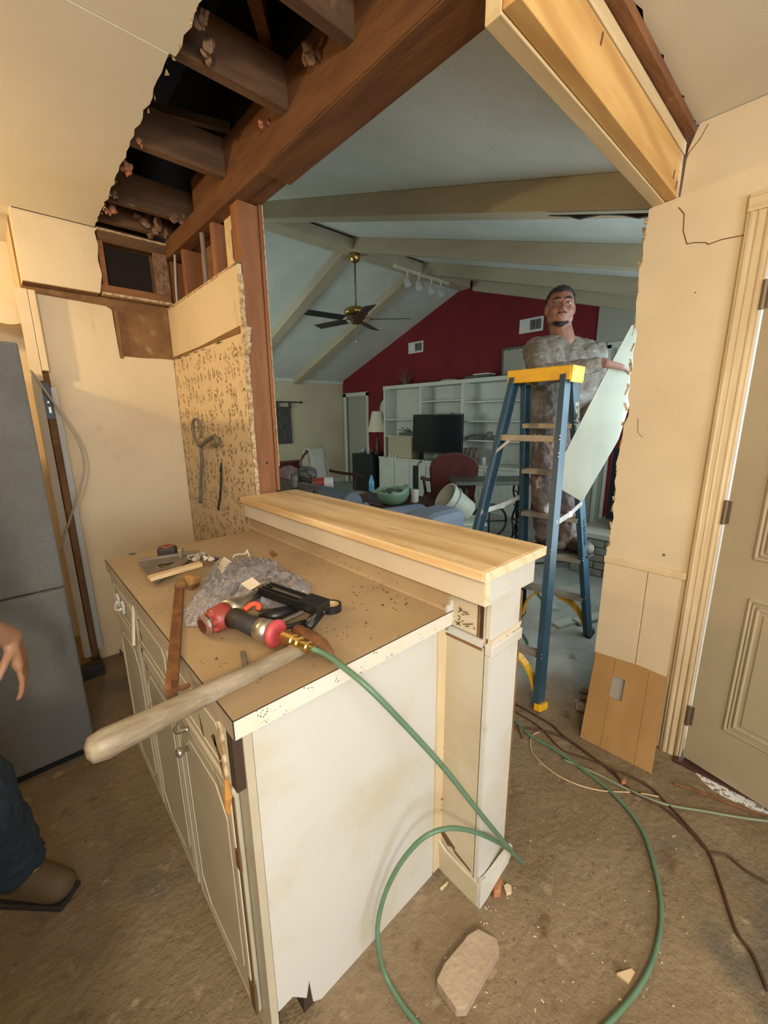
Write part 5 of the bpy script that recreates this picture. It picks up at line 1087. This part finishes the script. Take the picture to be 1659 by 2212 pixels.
human('person', J2, 'person at the left edge in blue jeans and tan boots with a bare arm hanging', 'skin_d', 'vest', 'jeans', 'tanboot', loc=(-.42, 1.29, 0), curls=(.4, .22), toe_m='tanboot')

# ================================================================ CEILING FAN, TRACK LIGHT
fan = thing('ceiling_fan', (3.46, 4.25, 3.33), 'brass ceiling fan with dark blades hanging from the ridge beam', 'ceiling fan')
fc = Vector((3.46, 4.25, 0))
MB().lathe([(.02, 3.235), (.05, 3.25), (.065, 3.29), (.068, 3.33)], fc, (0, 0, 1), 20).build('canopy', 'brass', fan, smooth=True)
MB().lathe([(.012, 2.74), (.012, 3.25)], fc, (0, 0, 1), 10).build('downrod', 'greytool', fan, smooth=True)
MB().lathe([(.03, 2.76), (.09, 2.745), (.14, 2.72), (.15, 2.69), (.145, 2.665), (.12, 2.655)], fc, (0, 0, 1), 26).build('motor_housing', 'brass', fan, smooth=True)
MB().lathe([(.12, 2.655), (.11, 2.62), (.07, 2.60), (.065, 2.57), (.04, 2.555)], fc, (0, 0, 1), 22).build('switch_housing', 'darkwood', fan, smooth=True)
for k in range(5):
    a = R(-47.5+k*72+4); u = Vector((math.cos(a), math.sin(a), 0)); v = Vector((-u.y, u.x, 0))
    mt = Matrix((u, (v+Vector((0, 0, .2))).normalized(), u.cross((v+Vector((0, 0, .2))).normalized()))).transposed()
    bl = MB().obox(fc+Vector((0, 0, 2.61))+u*.42, (.50, .135, .008), mtx=mt).build('blade', 'black', fan, bevel=.003)
    MB().beam(fc+Vector((0, 0, 2.64))+u*.10, fc+Vector((0, 0, 2.615))+u*.22, .03, .008).build('blade_iron', 'brass', bl)
mb = MB(); mb.tube([fc+Vector((-.03, -.03, 2.57)), fc+Vector((-.03, -.03, 2.36))], .003, 5); mb.ell(fc+Vector((-.03, -.03, 2.35)), (.012, .012, .014)); mb.build('pull_chain', 'brass', fan)
tl = thing('track_light', (4.4, 4.13, 3.33), 'white track light with small spot heads under the ridge beam', 'track light')
MB().box(4.05, 5.15, 4.17, 4.21, 3.30, 3.33).build('track', 'trimboard', tl)
for x in (4.30, 4.52, 4.78, 4.98):
    mb = MB(); mb.tube([(x, 4.19, 3.30), (x, 4.19, 3.24), (x-.02, 4.17, 3.19)], .01, 6); mb.lathe([(.025, 0), (.04, .05), (.045, .10)], (x-.01, 4.20, 3.22), (-.1, -.4, -1), 12); mb.build('spot_head', 'wht', tl)
# vents
for (y0, z0_, lab) in ((5.25, 2.655, 'white wall vent high on the burgundy wall above the bookcase'), (3.02, 2.68, 'white wall vent beside the head of the man on the ladder')):
    vt = thing('wall_vent', (XR-.01, y0+.17, z0_), lab, 'vent')
    MB().box(XR-.015, XR-.001, y0, y0+.36, z0_-.09, z0_+.10).build('plate', 'wht', vt, bevel=.003)
    for k in (0, 1):
        g = MB().box(XR-.02, XR-.014, y0+.03+k*.085, y0+.105+k*.085, z0_-.06, z0_+.07).build('grille', 'clutter', vt)

# ================================================================ BOOKCASE
bk = thing('bookcase', (5.6, 4.6, 0), 'long white built-in bookcase with paneled base cabinets on the burgundy wall', 'bookcase')
BX, UX = 5.30, 5.46
Y0, Y1 = 3.25, 5.93
MB().box(BX, XR-.03, Y0-.25, Y1, .67, .705).build('counter', 'shelfw', bk, bevel=.003)
MB().box(BX+.02, XR-.03, Y0-.25, Y1, .0, .67).build('base', 'shelfw', bk)
MB().box(XR-.05, XR-.03, Y0-.25, Y1, .705, 1.99).build('back_panel', 'shelfw', bk)
for y in (Y0-.25, 4.09, 4.98, 5.80, Y1-.03):
    if y != 5.80: MB().box(UX, XR-.05, y, y+.045, .705, 1.95).build('upright', 'shelfw', bk)
MB().box(UX-.01, XR-.03, Y0-.27, Y1+.02, 1.94, 2.0).build('cornice', 'shelfw', bk, bevel=.004)
for (a, b, zs) in ((4.135, 4.98, (1.70, 1.30)), (5.025, 5.90, (1.40, 1.10)), (Y0-.2, 4.09, (1.66, 1.37, 1.075))):
    for z in zs: MB().box(UX+.01, XR-.05, a, b, z-.02, z).build('shelf', 'shelfw', bk)
yy = Y1-.06
for k in range(7):
    w2 = .36; a, b = yy-w2, yy; yy -= w2+.03
    if k == 2: MB().box(BX+.012, BX+.02, a+.12, b-.06, .10, .60).build('open_gap', 'black', bk); b2 = b-.16
    o = MB().box(BX+.003, BX+.02, a, b if k != 2 else b-.2, .08, .63).build('cabinet_door', 'shelfw', bk, bevel=.003)
    if k != 2:
        mb = MB(); outline(mb, BX+.003, a+.05, b-.05, .14, .57, .004, .006); mb.build('door_moulding', 'shelfw', o)
# television
tv = thing('television', (5.38, 4.55, .705), 'large black flat television standing on the bookcase counter', 'television')
MB().box(5.37, 5.40, 4.02, 5.09, .83, 1.475).build('frame', 'black', tv, bevel=.004)
MB().box(5.366, 5.371, 4.035, 5.075, .85, 1.46).build('screen', 'screen', tv)
for y in (4.2, 4.9): MB().box(5.33, 5.45, y, y+.03, .706, .84).build('leg', 'black', tv)
def prop(mb, nm, m, lab, cat, **k): 
    o = mb.build(nm, m, None, **k); tag(o, lab, cat); return o
prop(MB().box(5.34, 5.42, 4.15, 4.6, .706, .745), 'soundbar', 'greytool', 'low grey box in front of the television', 'soundbar', bevel=.004)
mb = MB(); mb.tube(spline([(5.33, 4.75, .706), (5.28, 4.86, .66), (5.27, 4.92, .50), (5.27, 4.88, .30), (5.27, 4.95, .05)], 5), .008, 6); prop(mb, 'tv_cord', 'black', 'black cords hanging over the bookcase counter edge', 'cable')
# shelf items
prop(MB().lathe([(.03, 0), (.04, .06), (.015, .10), (.03, .16)], (5.62, 5.15, 1.401), (0, 0, 1), 12), 'small_vase', 'lampsh', 'small pale vase on the left upper bookcase shelf', 'vase', smooth=True)
mb = MB(); mb.obox((5.62, 4.30, 1.37), (.16, .18, .12), (.2, .3, .4)); mb.ell((5.60, 4.40, 1.40), (.07, .08, .09)); prop(mb, 'stuffed_hat', 'clutter', 'dark lumpy hat on the middle shelf above the television', 'hat', jit=.02)
prop(MB().ell((5.56, 4.55, 1.385), (.07, .06, .083)), 'pale_jug', 'throw', 'pale round jug on the shelf above the television', 'jug', smooth=True)
prop(MB().obox((5.6, 4.78, 1.35), (.2, .25, .09), (0, 0, .2)), 'book_stack', 'clutter', 'dark stack left on the shelf above the television', 'books', jit=.01)
mb = MB(); mb.obox((5.6, 5.35, 1.13), (.2, .42, .05), (0, 0, .1)); 
for k in range(9): mb.tube([(5.6, 5.3, 1.13), (5.55-.02*k % .1, 5.1+.06*k, 1.22+.03*math.sin(k*2))], .008, 5)
prop(mb, 'dried_flowers', 'clutter', 'dark dried flowers on the lower left bookcase shelf', 'flowers')
prop(MB().box(5.36, 5.6, 5.12, 5.72, .706, 1.085), 'cardboard_box', 'beam_l', 'beige storage box on the counter left of the television', 'box', bevel=.006)
for k, y in enumerate((5.64, 5.58, 5.50)): prop(MB().lathe([(.018, 0), (.018, .045), (.012, .05), (.012, .06)], (5.34, y, .706), (0, 0, 1), 10), 'pill_bottle', 'wht', ('white pill bottle leftmost in the row before the beige box', 'white pill bottle in the middle of the row before the box', 'white pill bottle nearest the television')[k], 'bottle')
mb = MB(); mb.obox((5.6, 3.72, 1.105), (.25, .6, .045), (0, 0, .05)); mb.obox((5.55, 3.8, 1.14), (.16, .3, .03), (0, 0, -.2)); prop(mb, 'book_stack', 'clutter', 'dark flat books on the lower right bookcase shelf', 'books')
prop(MB().lathe([(.045, 0), (.045, .13)], (5.52, 3.62, 1.076), (0, 0, 1), 14), 'steel_can', 'fridge', 'grey can standing on the dark flat books', 'can', smooth=True)
mb = MB(); 
for k in range(5): mb.lathe([(.03, 0), (.045, .1), (.02, .2), (.03, .24)], (5.5+.04*(k % 2), 3.82+.05*k, .706), (0, 0, 1), 10)
prop(mb, 'glassware', 'greytool', 'grey green glassware cluster on the right counter', 'glassware')
prop(MB().lathe([(.028, 0), (.028, .12)], (5.40, 3.62, .706), (0, 0, 1), 12), 'candle', 'wht', 'white pillar candle on the right counter', 'candle', smooth=True)
prop(MB().ell((5.40, 3.80, .722), (.05, .07, .016)), 'white_dish', 'wht', 'white oval dish near the pillar candle', 'dish', smooth=True)
# on top of the bookcase
pf = thing('picture_frame', (5.7, 3.28, 2.0), 'framed grey picture leaning on the bookcase top behind the man', 'picture'); MB().box(5.74, 5.765, 3.05, 3.62, 2.001, 2.42).build('frame', 'clutter', pf, bevel=.003); MB().box(5.735, 5.741, 3.09, 3.58, 2.04, 2.38).build('print', 'grey_l', pf)
prop(MB().box(5.55, 5.72, 3.7, 4.15, 2.001, 2.05), 'flat_tray', 'clutter', 'dark flat tray on the right of the bookcase top', 'tray', bevel=.005)
prop(MB().box(5.5, 5.7, 3.68, 3.95, 2.051, 2.066), 'papers', 'wht', 'white papers lying on the dark flat tray', 'papers')
mb = MB()
for k in range(14): mb.tube([(5.65, 5.55, 2.001), (5.65+.1*math.cos(k*2.1), 5.55+.16*math.sin(k*1.7), 2.18+.18*((k*37) % 5)/5)], [.006, .002], 5)
mb.lathe([(.04, 0), (.05, .08)], (5.65, 5.55, 2.001), (0, 0, 1), 12); prop(mb, 'dry_plant', 'clutter', 'dark dried grass pot on the left of the bookcase top', 'plant')
prop(MB().ell((5.6, 4.5, 2.018), (.1, .16, .018)), 'white_platter', 'wht', 'white platter on the middle of the bookcase top', 'platter', smooth=True)

# left of the bookcase: black cabinet, lamp, mirror, clutter
prop(MB().box(5.20, 5.72, 6.02, 6.62, 0, .735), 'black_cabinet', 'black', 'black waist high cabinet left of the bookcase', 'cabinet', bevel=.01)
lp = thing('table_lamp', (5.5, 6.12, .735), 'table lamp with ivory shade on the black cabinet', 'lamp')
MB().lathe([(.19, 1.16), (.10, 1.55)], (5.45, 6.12, 0), (0, 0, 1), 24, caps=False).build('lamp_shade', 'lampsh', lp, smooth=True)
MB().lathe([(.08, .736), (.08, .75), (.03, .80), (.05, .88), (.02, 1.0), (.012, 1.3)], (5.45, 6.12, 0), (0, 0, 1), 14).build('base', 'darkwood', lp, smooth=True)
mr = thing('arched_mirror', (5.76, 6.2, 1.4), 'pale arched mirror on the burgundy wall behind the lamp', 'mirror')
arch = [(XR-.03, 6.02, 1.3), (XR-.03, 6.40, 1.3)]+[(XR-.03, 6.21+.19*math.cos(t*math.pi/10), 1.60+.22*math.sin(t*math.pi/10)) for t in range(11)]
MB().poly(arch, (.02, 0, 0)).build('glass', 'lampsh', mr); mb = MB(); mb.tube([Vector(a) for a in arch[1:]], .02, 6); mb.build('frame', 'darkwood', mr)
for k, (y, m, hh, lab) in enumerate(((6.45, 'bag', .12, 'crumpled clear bag on the black cabinet top'), (6.32, 'clutter', .09, 'dark clutter heap on the black cabinet top'), )):
    prop(MB().ell((5.4, y, .736+hh*.5), (.1, .09, hh*.5)), 'clutter_heap', m, lab, 'clutter', jit=.03)
prop(MB().lathe([(.03, 0), (.03, .1), (.012, .13), (.012, .16)], (5.35, 6.28, .736), (0, 0, 1), 10), 'pump_bottle', 'lampsh', 'ivory pump bottle on the black cabinet', 'bottle', smooth=True)
# tapestry on rod, cream wall
tg = thing('wall_hanging', (4.3, YC-.03, 1.75), 'dark woven tapestry hung by loops on a black rod', 'tapestry')
mb = MB(); mb.tube([(3.9, YC-.05, 1.75), (4.68, YC-.05, 1.75)], .012, 8); mb.ell((4.69, YC-.05, 1.75), (.025,)*3); mb.build('rod', 'black', tg)
mb = MB(); mb.box(3.9, 4.44, YC-.035, YC-.02, .93, 1.66); 
for x in (3.92, 4.12, 4.39): mb.box(x, x+.05, YC-.068, YC-.03, 1.62, 1.765)
mb.build('cloth', 'tapestry', tg)

# armchairs
def armchair(nm, loc, rz, fab, lab, throw=None):
    r = thing(nm, (0, 0, 0), lab, 'armchair'); 
    MB().box(-.29, .29, -.27, .27, .36, .47).build('seat', fab, r, bevel=.03)
    mb = MB(); pts = [(-.24, .27, .5), (.24, .27, .5)]+[(.27*math.cos(t*math.pi/10)*(1 if t < 11 else 1), .33, .86+.16*math.sin(t*math.pi/10)) for t in range(11)]
    mb.poly(pts, (0, .05, 0)); mb.build('backrest', fab, r, bevel=.012)
    fr_ = [Vector((p[0], p[1]+.025, p[2])) for p in pts]; mb = MB(); mb.tube(fr_+[fr_[0]], .018, 8); mb.build('back_frame', 'darkwood', r, smooth=True)
    for s_ in (-1, 1):
        mb = MB(); mb.tube(spline([(s_*.27, .34, .72), (s_*.30, .1, .69), (s_*.31, -.14, .68), (s_*.32, -.19, .655)], 4), .020, 8); mb.tube(spline([(s_*.31, -.13, .68), (s_*.29, -.09, .58), (s_*.27, -.12, .47)], 4), .018, 8); mb.build('arm', 'darkwood', r, smooth=True)
        mb = MB(); mb.tube(spline([(s_*.26, -.24, .38), (s_*.27, -.26, .22), (s_*.25, -.25, .0)], 4), [.03]+[.024]*7+[.016], 8); mb.build('leg', 'darkwood', r, smooth=True)
        mb = MB(); mb.tube([(s_*.25, .28, .50), (s_*.25, .30, .3), (s_*.25, .36, .0)], [.022, .022, .016], 8); mb.build('leg', 'darkwood', r, smooth=True)
    if throw:
        mb = MB(); w2 = .17; prof = [(.40, .55), (.405, .9), (.40, 1.035), (.36, 1.05), (.315, 1.03), (.29, .8), (.25, .52), (.20, .49), (-.05, .485), (-.28, .48), (-.30, .40)]
        vs = [[mb.b.verts.new((x*w2+.02+.02*noise.noise(Vector((x, k, 3))), y, z+.008*noise.noise(Vector((x*2, k*.8, 0))))) for x in (-1, -.5, 0, .5, 1)] for k, (y, z) in enumerate(prof)]
        for i in range(len(vs)-1):
            for j in range(4): mb._f([vs[i][j], vs[i][j+1], vs[i+1][j+1], vs[i+1][j]])
        o = mb.build('throw', throw, r, smooth=True); so = o.modifiers.new('t', 'SOLIDIFY'); so.thickness = .008
    r.location = loc; r.rotation_euler = (0, 0, rz); return r
armchair('armchair', (3.15, 4.35, 0), R(18), 'beam_l', 'wooden armchair draped with a pale grey throw before the cream wall', 'throw')
armchair('armchair', (4.05, 3.22, 0), R(138), 'velvet', 'dark red oval back armchair with its back to the kitchen')
# red low sofa back behind the pile
prop(MB().box(2.7, 3.3, 5.0, 5.2, 0, .86), 'red_settee', 'velvet', 'dark red settee back behind the heap of cloth', 'settee', bevel=.04)
# heap of cloth and bags on a side table
stb = thing('side_table', (2.2, 3.85, 0), 'dark side table piled with cloth behind the jamb stud', 'table')
MB().box(1.95, 2.45, 3.6, 4.15, .74, .765).build('tabletop', 'darkwood', stb, bevel=.004)
for (x, y) in ((2.0, 3.65), (2.4, 3.65), (2.0, 4.1), (2.4, 4.1)): MB().box(x-.02, x+.02, y-.02, y+.02, 0, .74).build('leg', 'darkwood', stb)
prop(MB().ell((2.14, 3.78, .86), (.13, .13, .095)), 'cloth_heap', 'flag', 'multicoloured cloth bundle on the side table', 'cloth', jit=.03)
prop(MB().ell((2.25, 3.62, .87), (.10, .10, .09)), 'cloth_heap', 'clutter', 'dark brown cloth bundle beside the red can', 'cloth', jit=.03)
can = MB().lathe([(.052, 0), (.052, .12)], (2.22, 3.47, .80), (.9, -.75, .05), 18).build('paint_can', 'redp', None, smooth=False); tag(can, 'red tin lying on its side on the side table heap', 'can')
MB().lathe([(.053, .12), (.053, .20), (.045, .205)], (2.22, 3.47, .80), (.9, -.75, .05), 18).build('white_band', 'wht', can)
prop(MB().box(2.06, 2.42, 3.42, 3.66, .766, .782), 'black_tray', 'black', 'black tray under the red tin', 'tray')
for k, (x, y) in enumerate(((1.55, 2.95), (1.66, 2.86))): prop(MB().lathe([(.03, 0), (.036, .10), (.034, .101), (.028, .006)], (x, y, .902), (0, 0, 1), 16), 'glass_tumbler', 'glass', ('clear tumbler against the jamb stud behind the bar', 'clear tumbler just right of the jamb stud behind the bar')[k], 'glass', smooth=True)
cst = thing('console_table', (1.6, 2.9, 0), 'low shelf table behind the bar holding clear tumblers', 'table'); MB().box(1.42, 1.80, 2.7, 3.3, .88, .90).build('tabletop', 'darkwood', cst)
for (x, y) in ((1.45, 2.73), (1.77, 2.73), (1.45, 3.27), (1.77, 3.27)): MB().box(x-.015, x+.015, y-.015, y+.015, 0, .88).build('leg', 'darkwood', cst)
# sofa with blue cover, back to the kitchen
sf2 = thing('sofa', (2.3, 3.1, 0), 'slate blue covered sofa with its back to the bar', 'sofa')
mb = MB(); mb.box(1.93, 2.13, 2.50, 3.38, .05, .70); mb.tube([(2.03, 2.58, .74), (2.03, 3.38, .74)], .105, 18); mb.build('backrest', 'sofa', sf2, bevel=.02, smooth=False)
MB().box(2.1, 2.70, 2.55, 3.36, .05, .42).build('seat', 'sofa', sf2, bevel=.03)
MB().tube([(2.03, 2.56, .70), (2.05, 2.50, .62), (2.2, 2.46, .58), (2.7, 2.46, .56)], [.12, .13, .12, .11], 14).build('arm', 'sofa2', sf2, smooth=True)
MB().box(2.02, 2.75, 2.36, 2.56, .02, .58).build('arm_side', 'sofa', sf2, bevel=.03)
ot = MB().box(2.32, 2.75, 1.98, 2.30, .0, .70); prop(ot, 'covered_ottoman', 'sofa2', 'pale blue covered ottoman block beside the green basin', 'ottoman', bevel=.07)
# coffee table with things
ct = thing('coffee_table', (3.2, 2.75, 0), 'low brown coffee table cluttered with bottles and cups', 'table')
MB().box(2.78, 3.45, 2.60, 3.75, .52, .55).build('tabletop', 'darkwood', ct, bevel=.006)
for (x, y) in ((2.83, 2.66), (3.40, 2.66), (2.83, 3.70), (3.40, 3.70)): MB().box(x-.03, x+.03, y-.03, y+.03, 0, .52).build('leg', 'darkwood', ct)
p = atz(803, 1062, .551); bb = MB().lathe([(.032, 0), (.034, .02), (.034, .12), (.02, .16), (.014, .175), (.014, .20)], (p.x, p.y, .551), (0, 0, 1), 14).build('water_bottle', 'bottle', None, smooth=True); tag(bb, 'blue plastic bottle on the coffee table', 'bottle')
p = atz(896, 1084, .551); prop(MB().lathe([(.04, 0), (.04, .13), (.03, .135)], (p.x, p.y, .551), (0, 0, 1), 16), 'white_can', 'wht', 'white can on the coffee table right of the green basin', 'can')
p = atz(878, 1074, .551); prop(MB().obox((p.x, p.y, .60), (.09, .07, .10), (0, 0, .4)), 'black_box', 'black', 'small black box beside the white can', 'box')
p = atz(908, 1090, .551); prop(MB().obox((p.x, p.y, .56), (.14, .05, .018), (0, 0, .9)), 'remote', 'black', 'black remote on the coffee table', 'remote')
p = atz(826, 1064, .551); prop(MB().lathe([(.12, 0), (.14, .02)], (p.x, p.y, .551), (0, 0, 1), 20), 'plate', 'throw', 'pale plate behind the blue bottle', 'plate')
# green jagged plastic
mb = MB(); c0 = atd(838, 1088, 3.0); n = 30; rings = []
for j, (r_, z_) in enumerate(((.10, .0), (.15, .05), (.17, .11), (.175, None))):
    ring = []
    for k in range(n):
        t = k*2*math.pi/n; zz = z_ if z_ is not None else .15+.035*noise.noise(Vector((k*1.3, 0, 0)))+.05*max(0, math.cos(t+.6))**2; ring.append(mb.b.verts.new(c0+Vector((r_*math.cos(t), r_*math.sin(t), zz-.07))))
    rings.append(ring)
for j in range(3):
    for k in range(n): mb._f([rings[j][k], rings[j][(k+1) % n], rings[j+1][(k+1) % n], rings[j+1][k]])
mb._f(rings[0][::-1]); o = mb.build('green_basin', 'greenpl', None, smooth=True); so = o.modifiers.new('t', 'SOLIDIFY'); so.thickness = .004; tag(o, 'jagged pale green plastic basin on the coffee table', 'basin')
bpos = atz(838, 1093, .551); o.location = (bpos.x+.12, bpos.y+.05, .551)
prop(MB().ell((o.location.x, o.location.y, .665), (.13, .13, .035)), 'basin_contents', 'clutter', 'dark brown rubbish inside the green basin', 'rubbish', jit=.02)
# bin and bucket
bn = thing('storage_bin', (3.2, 2.15, 0), 'dirty white storage bin on the floor below the tipped bucket', 'bin')
c = atz(990, 1128, .46); MB().obox((c.x, c.y, .24), (.42, .30, .46), (0, 0, -.75)).build('tub', 'bucket', bn, bevel=.02)
MB().obox((c.x, c.y, .475), (.46, .34, .03), (0, 0, -.75)).build('lid', 'bucket', bn, bevel=.01)
bq = thing('bucket', (c.x, c.y, .49), 'dirty white bucket tipped over on the storage bin', 'bucket')
ba = (_r*-.80+Vector((0, 0, .52))-_f*.25).normalized(); c2 = Vector((c.x, c.y, .62))-ba*.11
MB().lathe([(.001, .0), (.105, 0), (.13, .26), (.14, .26), (.14, .285), (.125, .285), (.10, .02), (.001, .02)], c2, ba, 26, caps=False).build('pail', 'bucket', bq, smooth=False)
MB().lathe([(.128, .20), (.138, .20), (.138, .212), (.130, .212)], c2, ba, 26, caps=False).build('rim_band', 'bucket', bq)
# treadle table
tt = thing('treadle_table', (3.95, 2.5, 0), 'stone topped table on black ornate cast iron treadle legs', 'table')
tc_ = atd(1062, 1034, 4.45); a = R(-42); ux = Vector((math.cos(a), math.sin(a), 0)); uy = Vector((-ux.y, ux.x, 0)); c = Vector((tc_.x, tc_.y, 0))
MB().obox(c+Vector((0, 0, .755)), (.86, .42, .04), (0, 0, a)).build('tabletop', 'granite', tt, bevel=.008)
for s_ in (-.30, .30):
    mb = MB(); o_ = c+ux*s_
    for t_ in (-.13, 0, .13): mb.tube(spline([o_+uy*t_+Vector((0, 0, .735)), o_+uy*t_*1.3+Vector((0, 0, .60)), o_+uy*t_*.4+Vector((0, 0, .48)), o_+uy*t_*1.2+Vector((0, 0, .30)), o_+uy*t_*.7+Vector((0, 0, .15)), o_+uy*t_*1.5+Vector((0, 0, .0))], 5), .011, 6)
    for z in (.62, .46, .30, .14): mb.tube([o_+uy*-.13+Vector((0, 0, z)), o_+uy*.13+Vector((0, 0, z))], .009, 6)
    for z in (.54, .38, .22): mb.tube([o_+(uy*.05*math.cos(t)+Vector((0, 0, .05*math.sin(t)+z))) for t in [k*math.pi/6 for k in range(13)]], .007, 6)
    mb.build('iron_leg', 'black', tt, smooth=True)
mb = MB(); w0 = c+Vector((0, 0, .30))+uy*.02; mb.tube([w0+(ux*.19*math.cos(t)+Vector((0, 0, .19*math.sin(t)))) for t in [k*math.pi/12 for k in range(25)]], .012, 6); mb.tube([w0-ux*.19, w0+ux*.19], .008, 6); mb.tube([w0-Vector((0, 0, .19)), w0+Vector((0, 0, .19))], .008, 6); mb.build('fly_wheel', 'black', tt, smooth=True)
MB().obox(c+Vector((0, 0, .08)), (.34, .22, .02), (0, 0, a)).build('treadle', 'black', tt)
prop(MB().obox(c+Vector((.0, -.45, .05))-uy*.1, (.7, .3, .03), (.05, .05, -.5)), 'panel_offcut', 'drywall', 'pale panel offcut lying on the floor before the treadle table', 'panel')
# brick hearth and black stove at the right, behind the ladder
hh = thing('brick_hearth', (4.1, 1.2, 0), 'raised grey brick hearth seen between ladder and door wall', 'hearth')
MB().box(3.84, 4.9, .70, 1.50, 0, .30).build('core', 'hearthb', hh)
MB().box(3.80, 4.95, .66, 1.54, .345, .40).build('hearth_slab', 'hearthtop', hh, bevel=.01)
for c_i in range(5):
    z = .005+c_i*.068
    for k in range(6):
        x = 3.80; y = .66+k*.15-(.07 if c_i % 2 else 0); MB().box(x, x+.05, max(y, .62), min(y+.142, 1.54), z, z+.06).build('brick', 'hearthb', hh, bevel=.004)
    for k in range(4):
        x = 3.86+k*.21+(.1 if c_i % 2 else 0); MB().box(x, x+.20, 1.49, 1.54, z, z+.06).build('brick', 'hearthb', hh, bevel=.004)
sv = thing('wood_stove', (4.3, 1.1, .40), 'black iron stove standing on the brick hearth', 'stove')
MB().box(3.98, 4.6, .74, 1.34, .50, 1.15).build('firebox', 'black', sv, bevel=.01); MB().box(3.955, 3.98, .82, 1.26, .56, 1.05).build('stove_door', 'rubber', sv, bevel=.01)
MB().lathe([(.08, 1.15), (.08, 2.4)], (4.3, 1.0, 0), (0, 0, 1), 16).build('flue', 'black', sv)
for (x, y) in ((4.02, .8), (4.5, .8), (4.02, 1.28), (4.5, 1.28)): MB().box(x, x+.04, y-.02, y+.02, .401, .50).build('leg', 'black', sv)
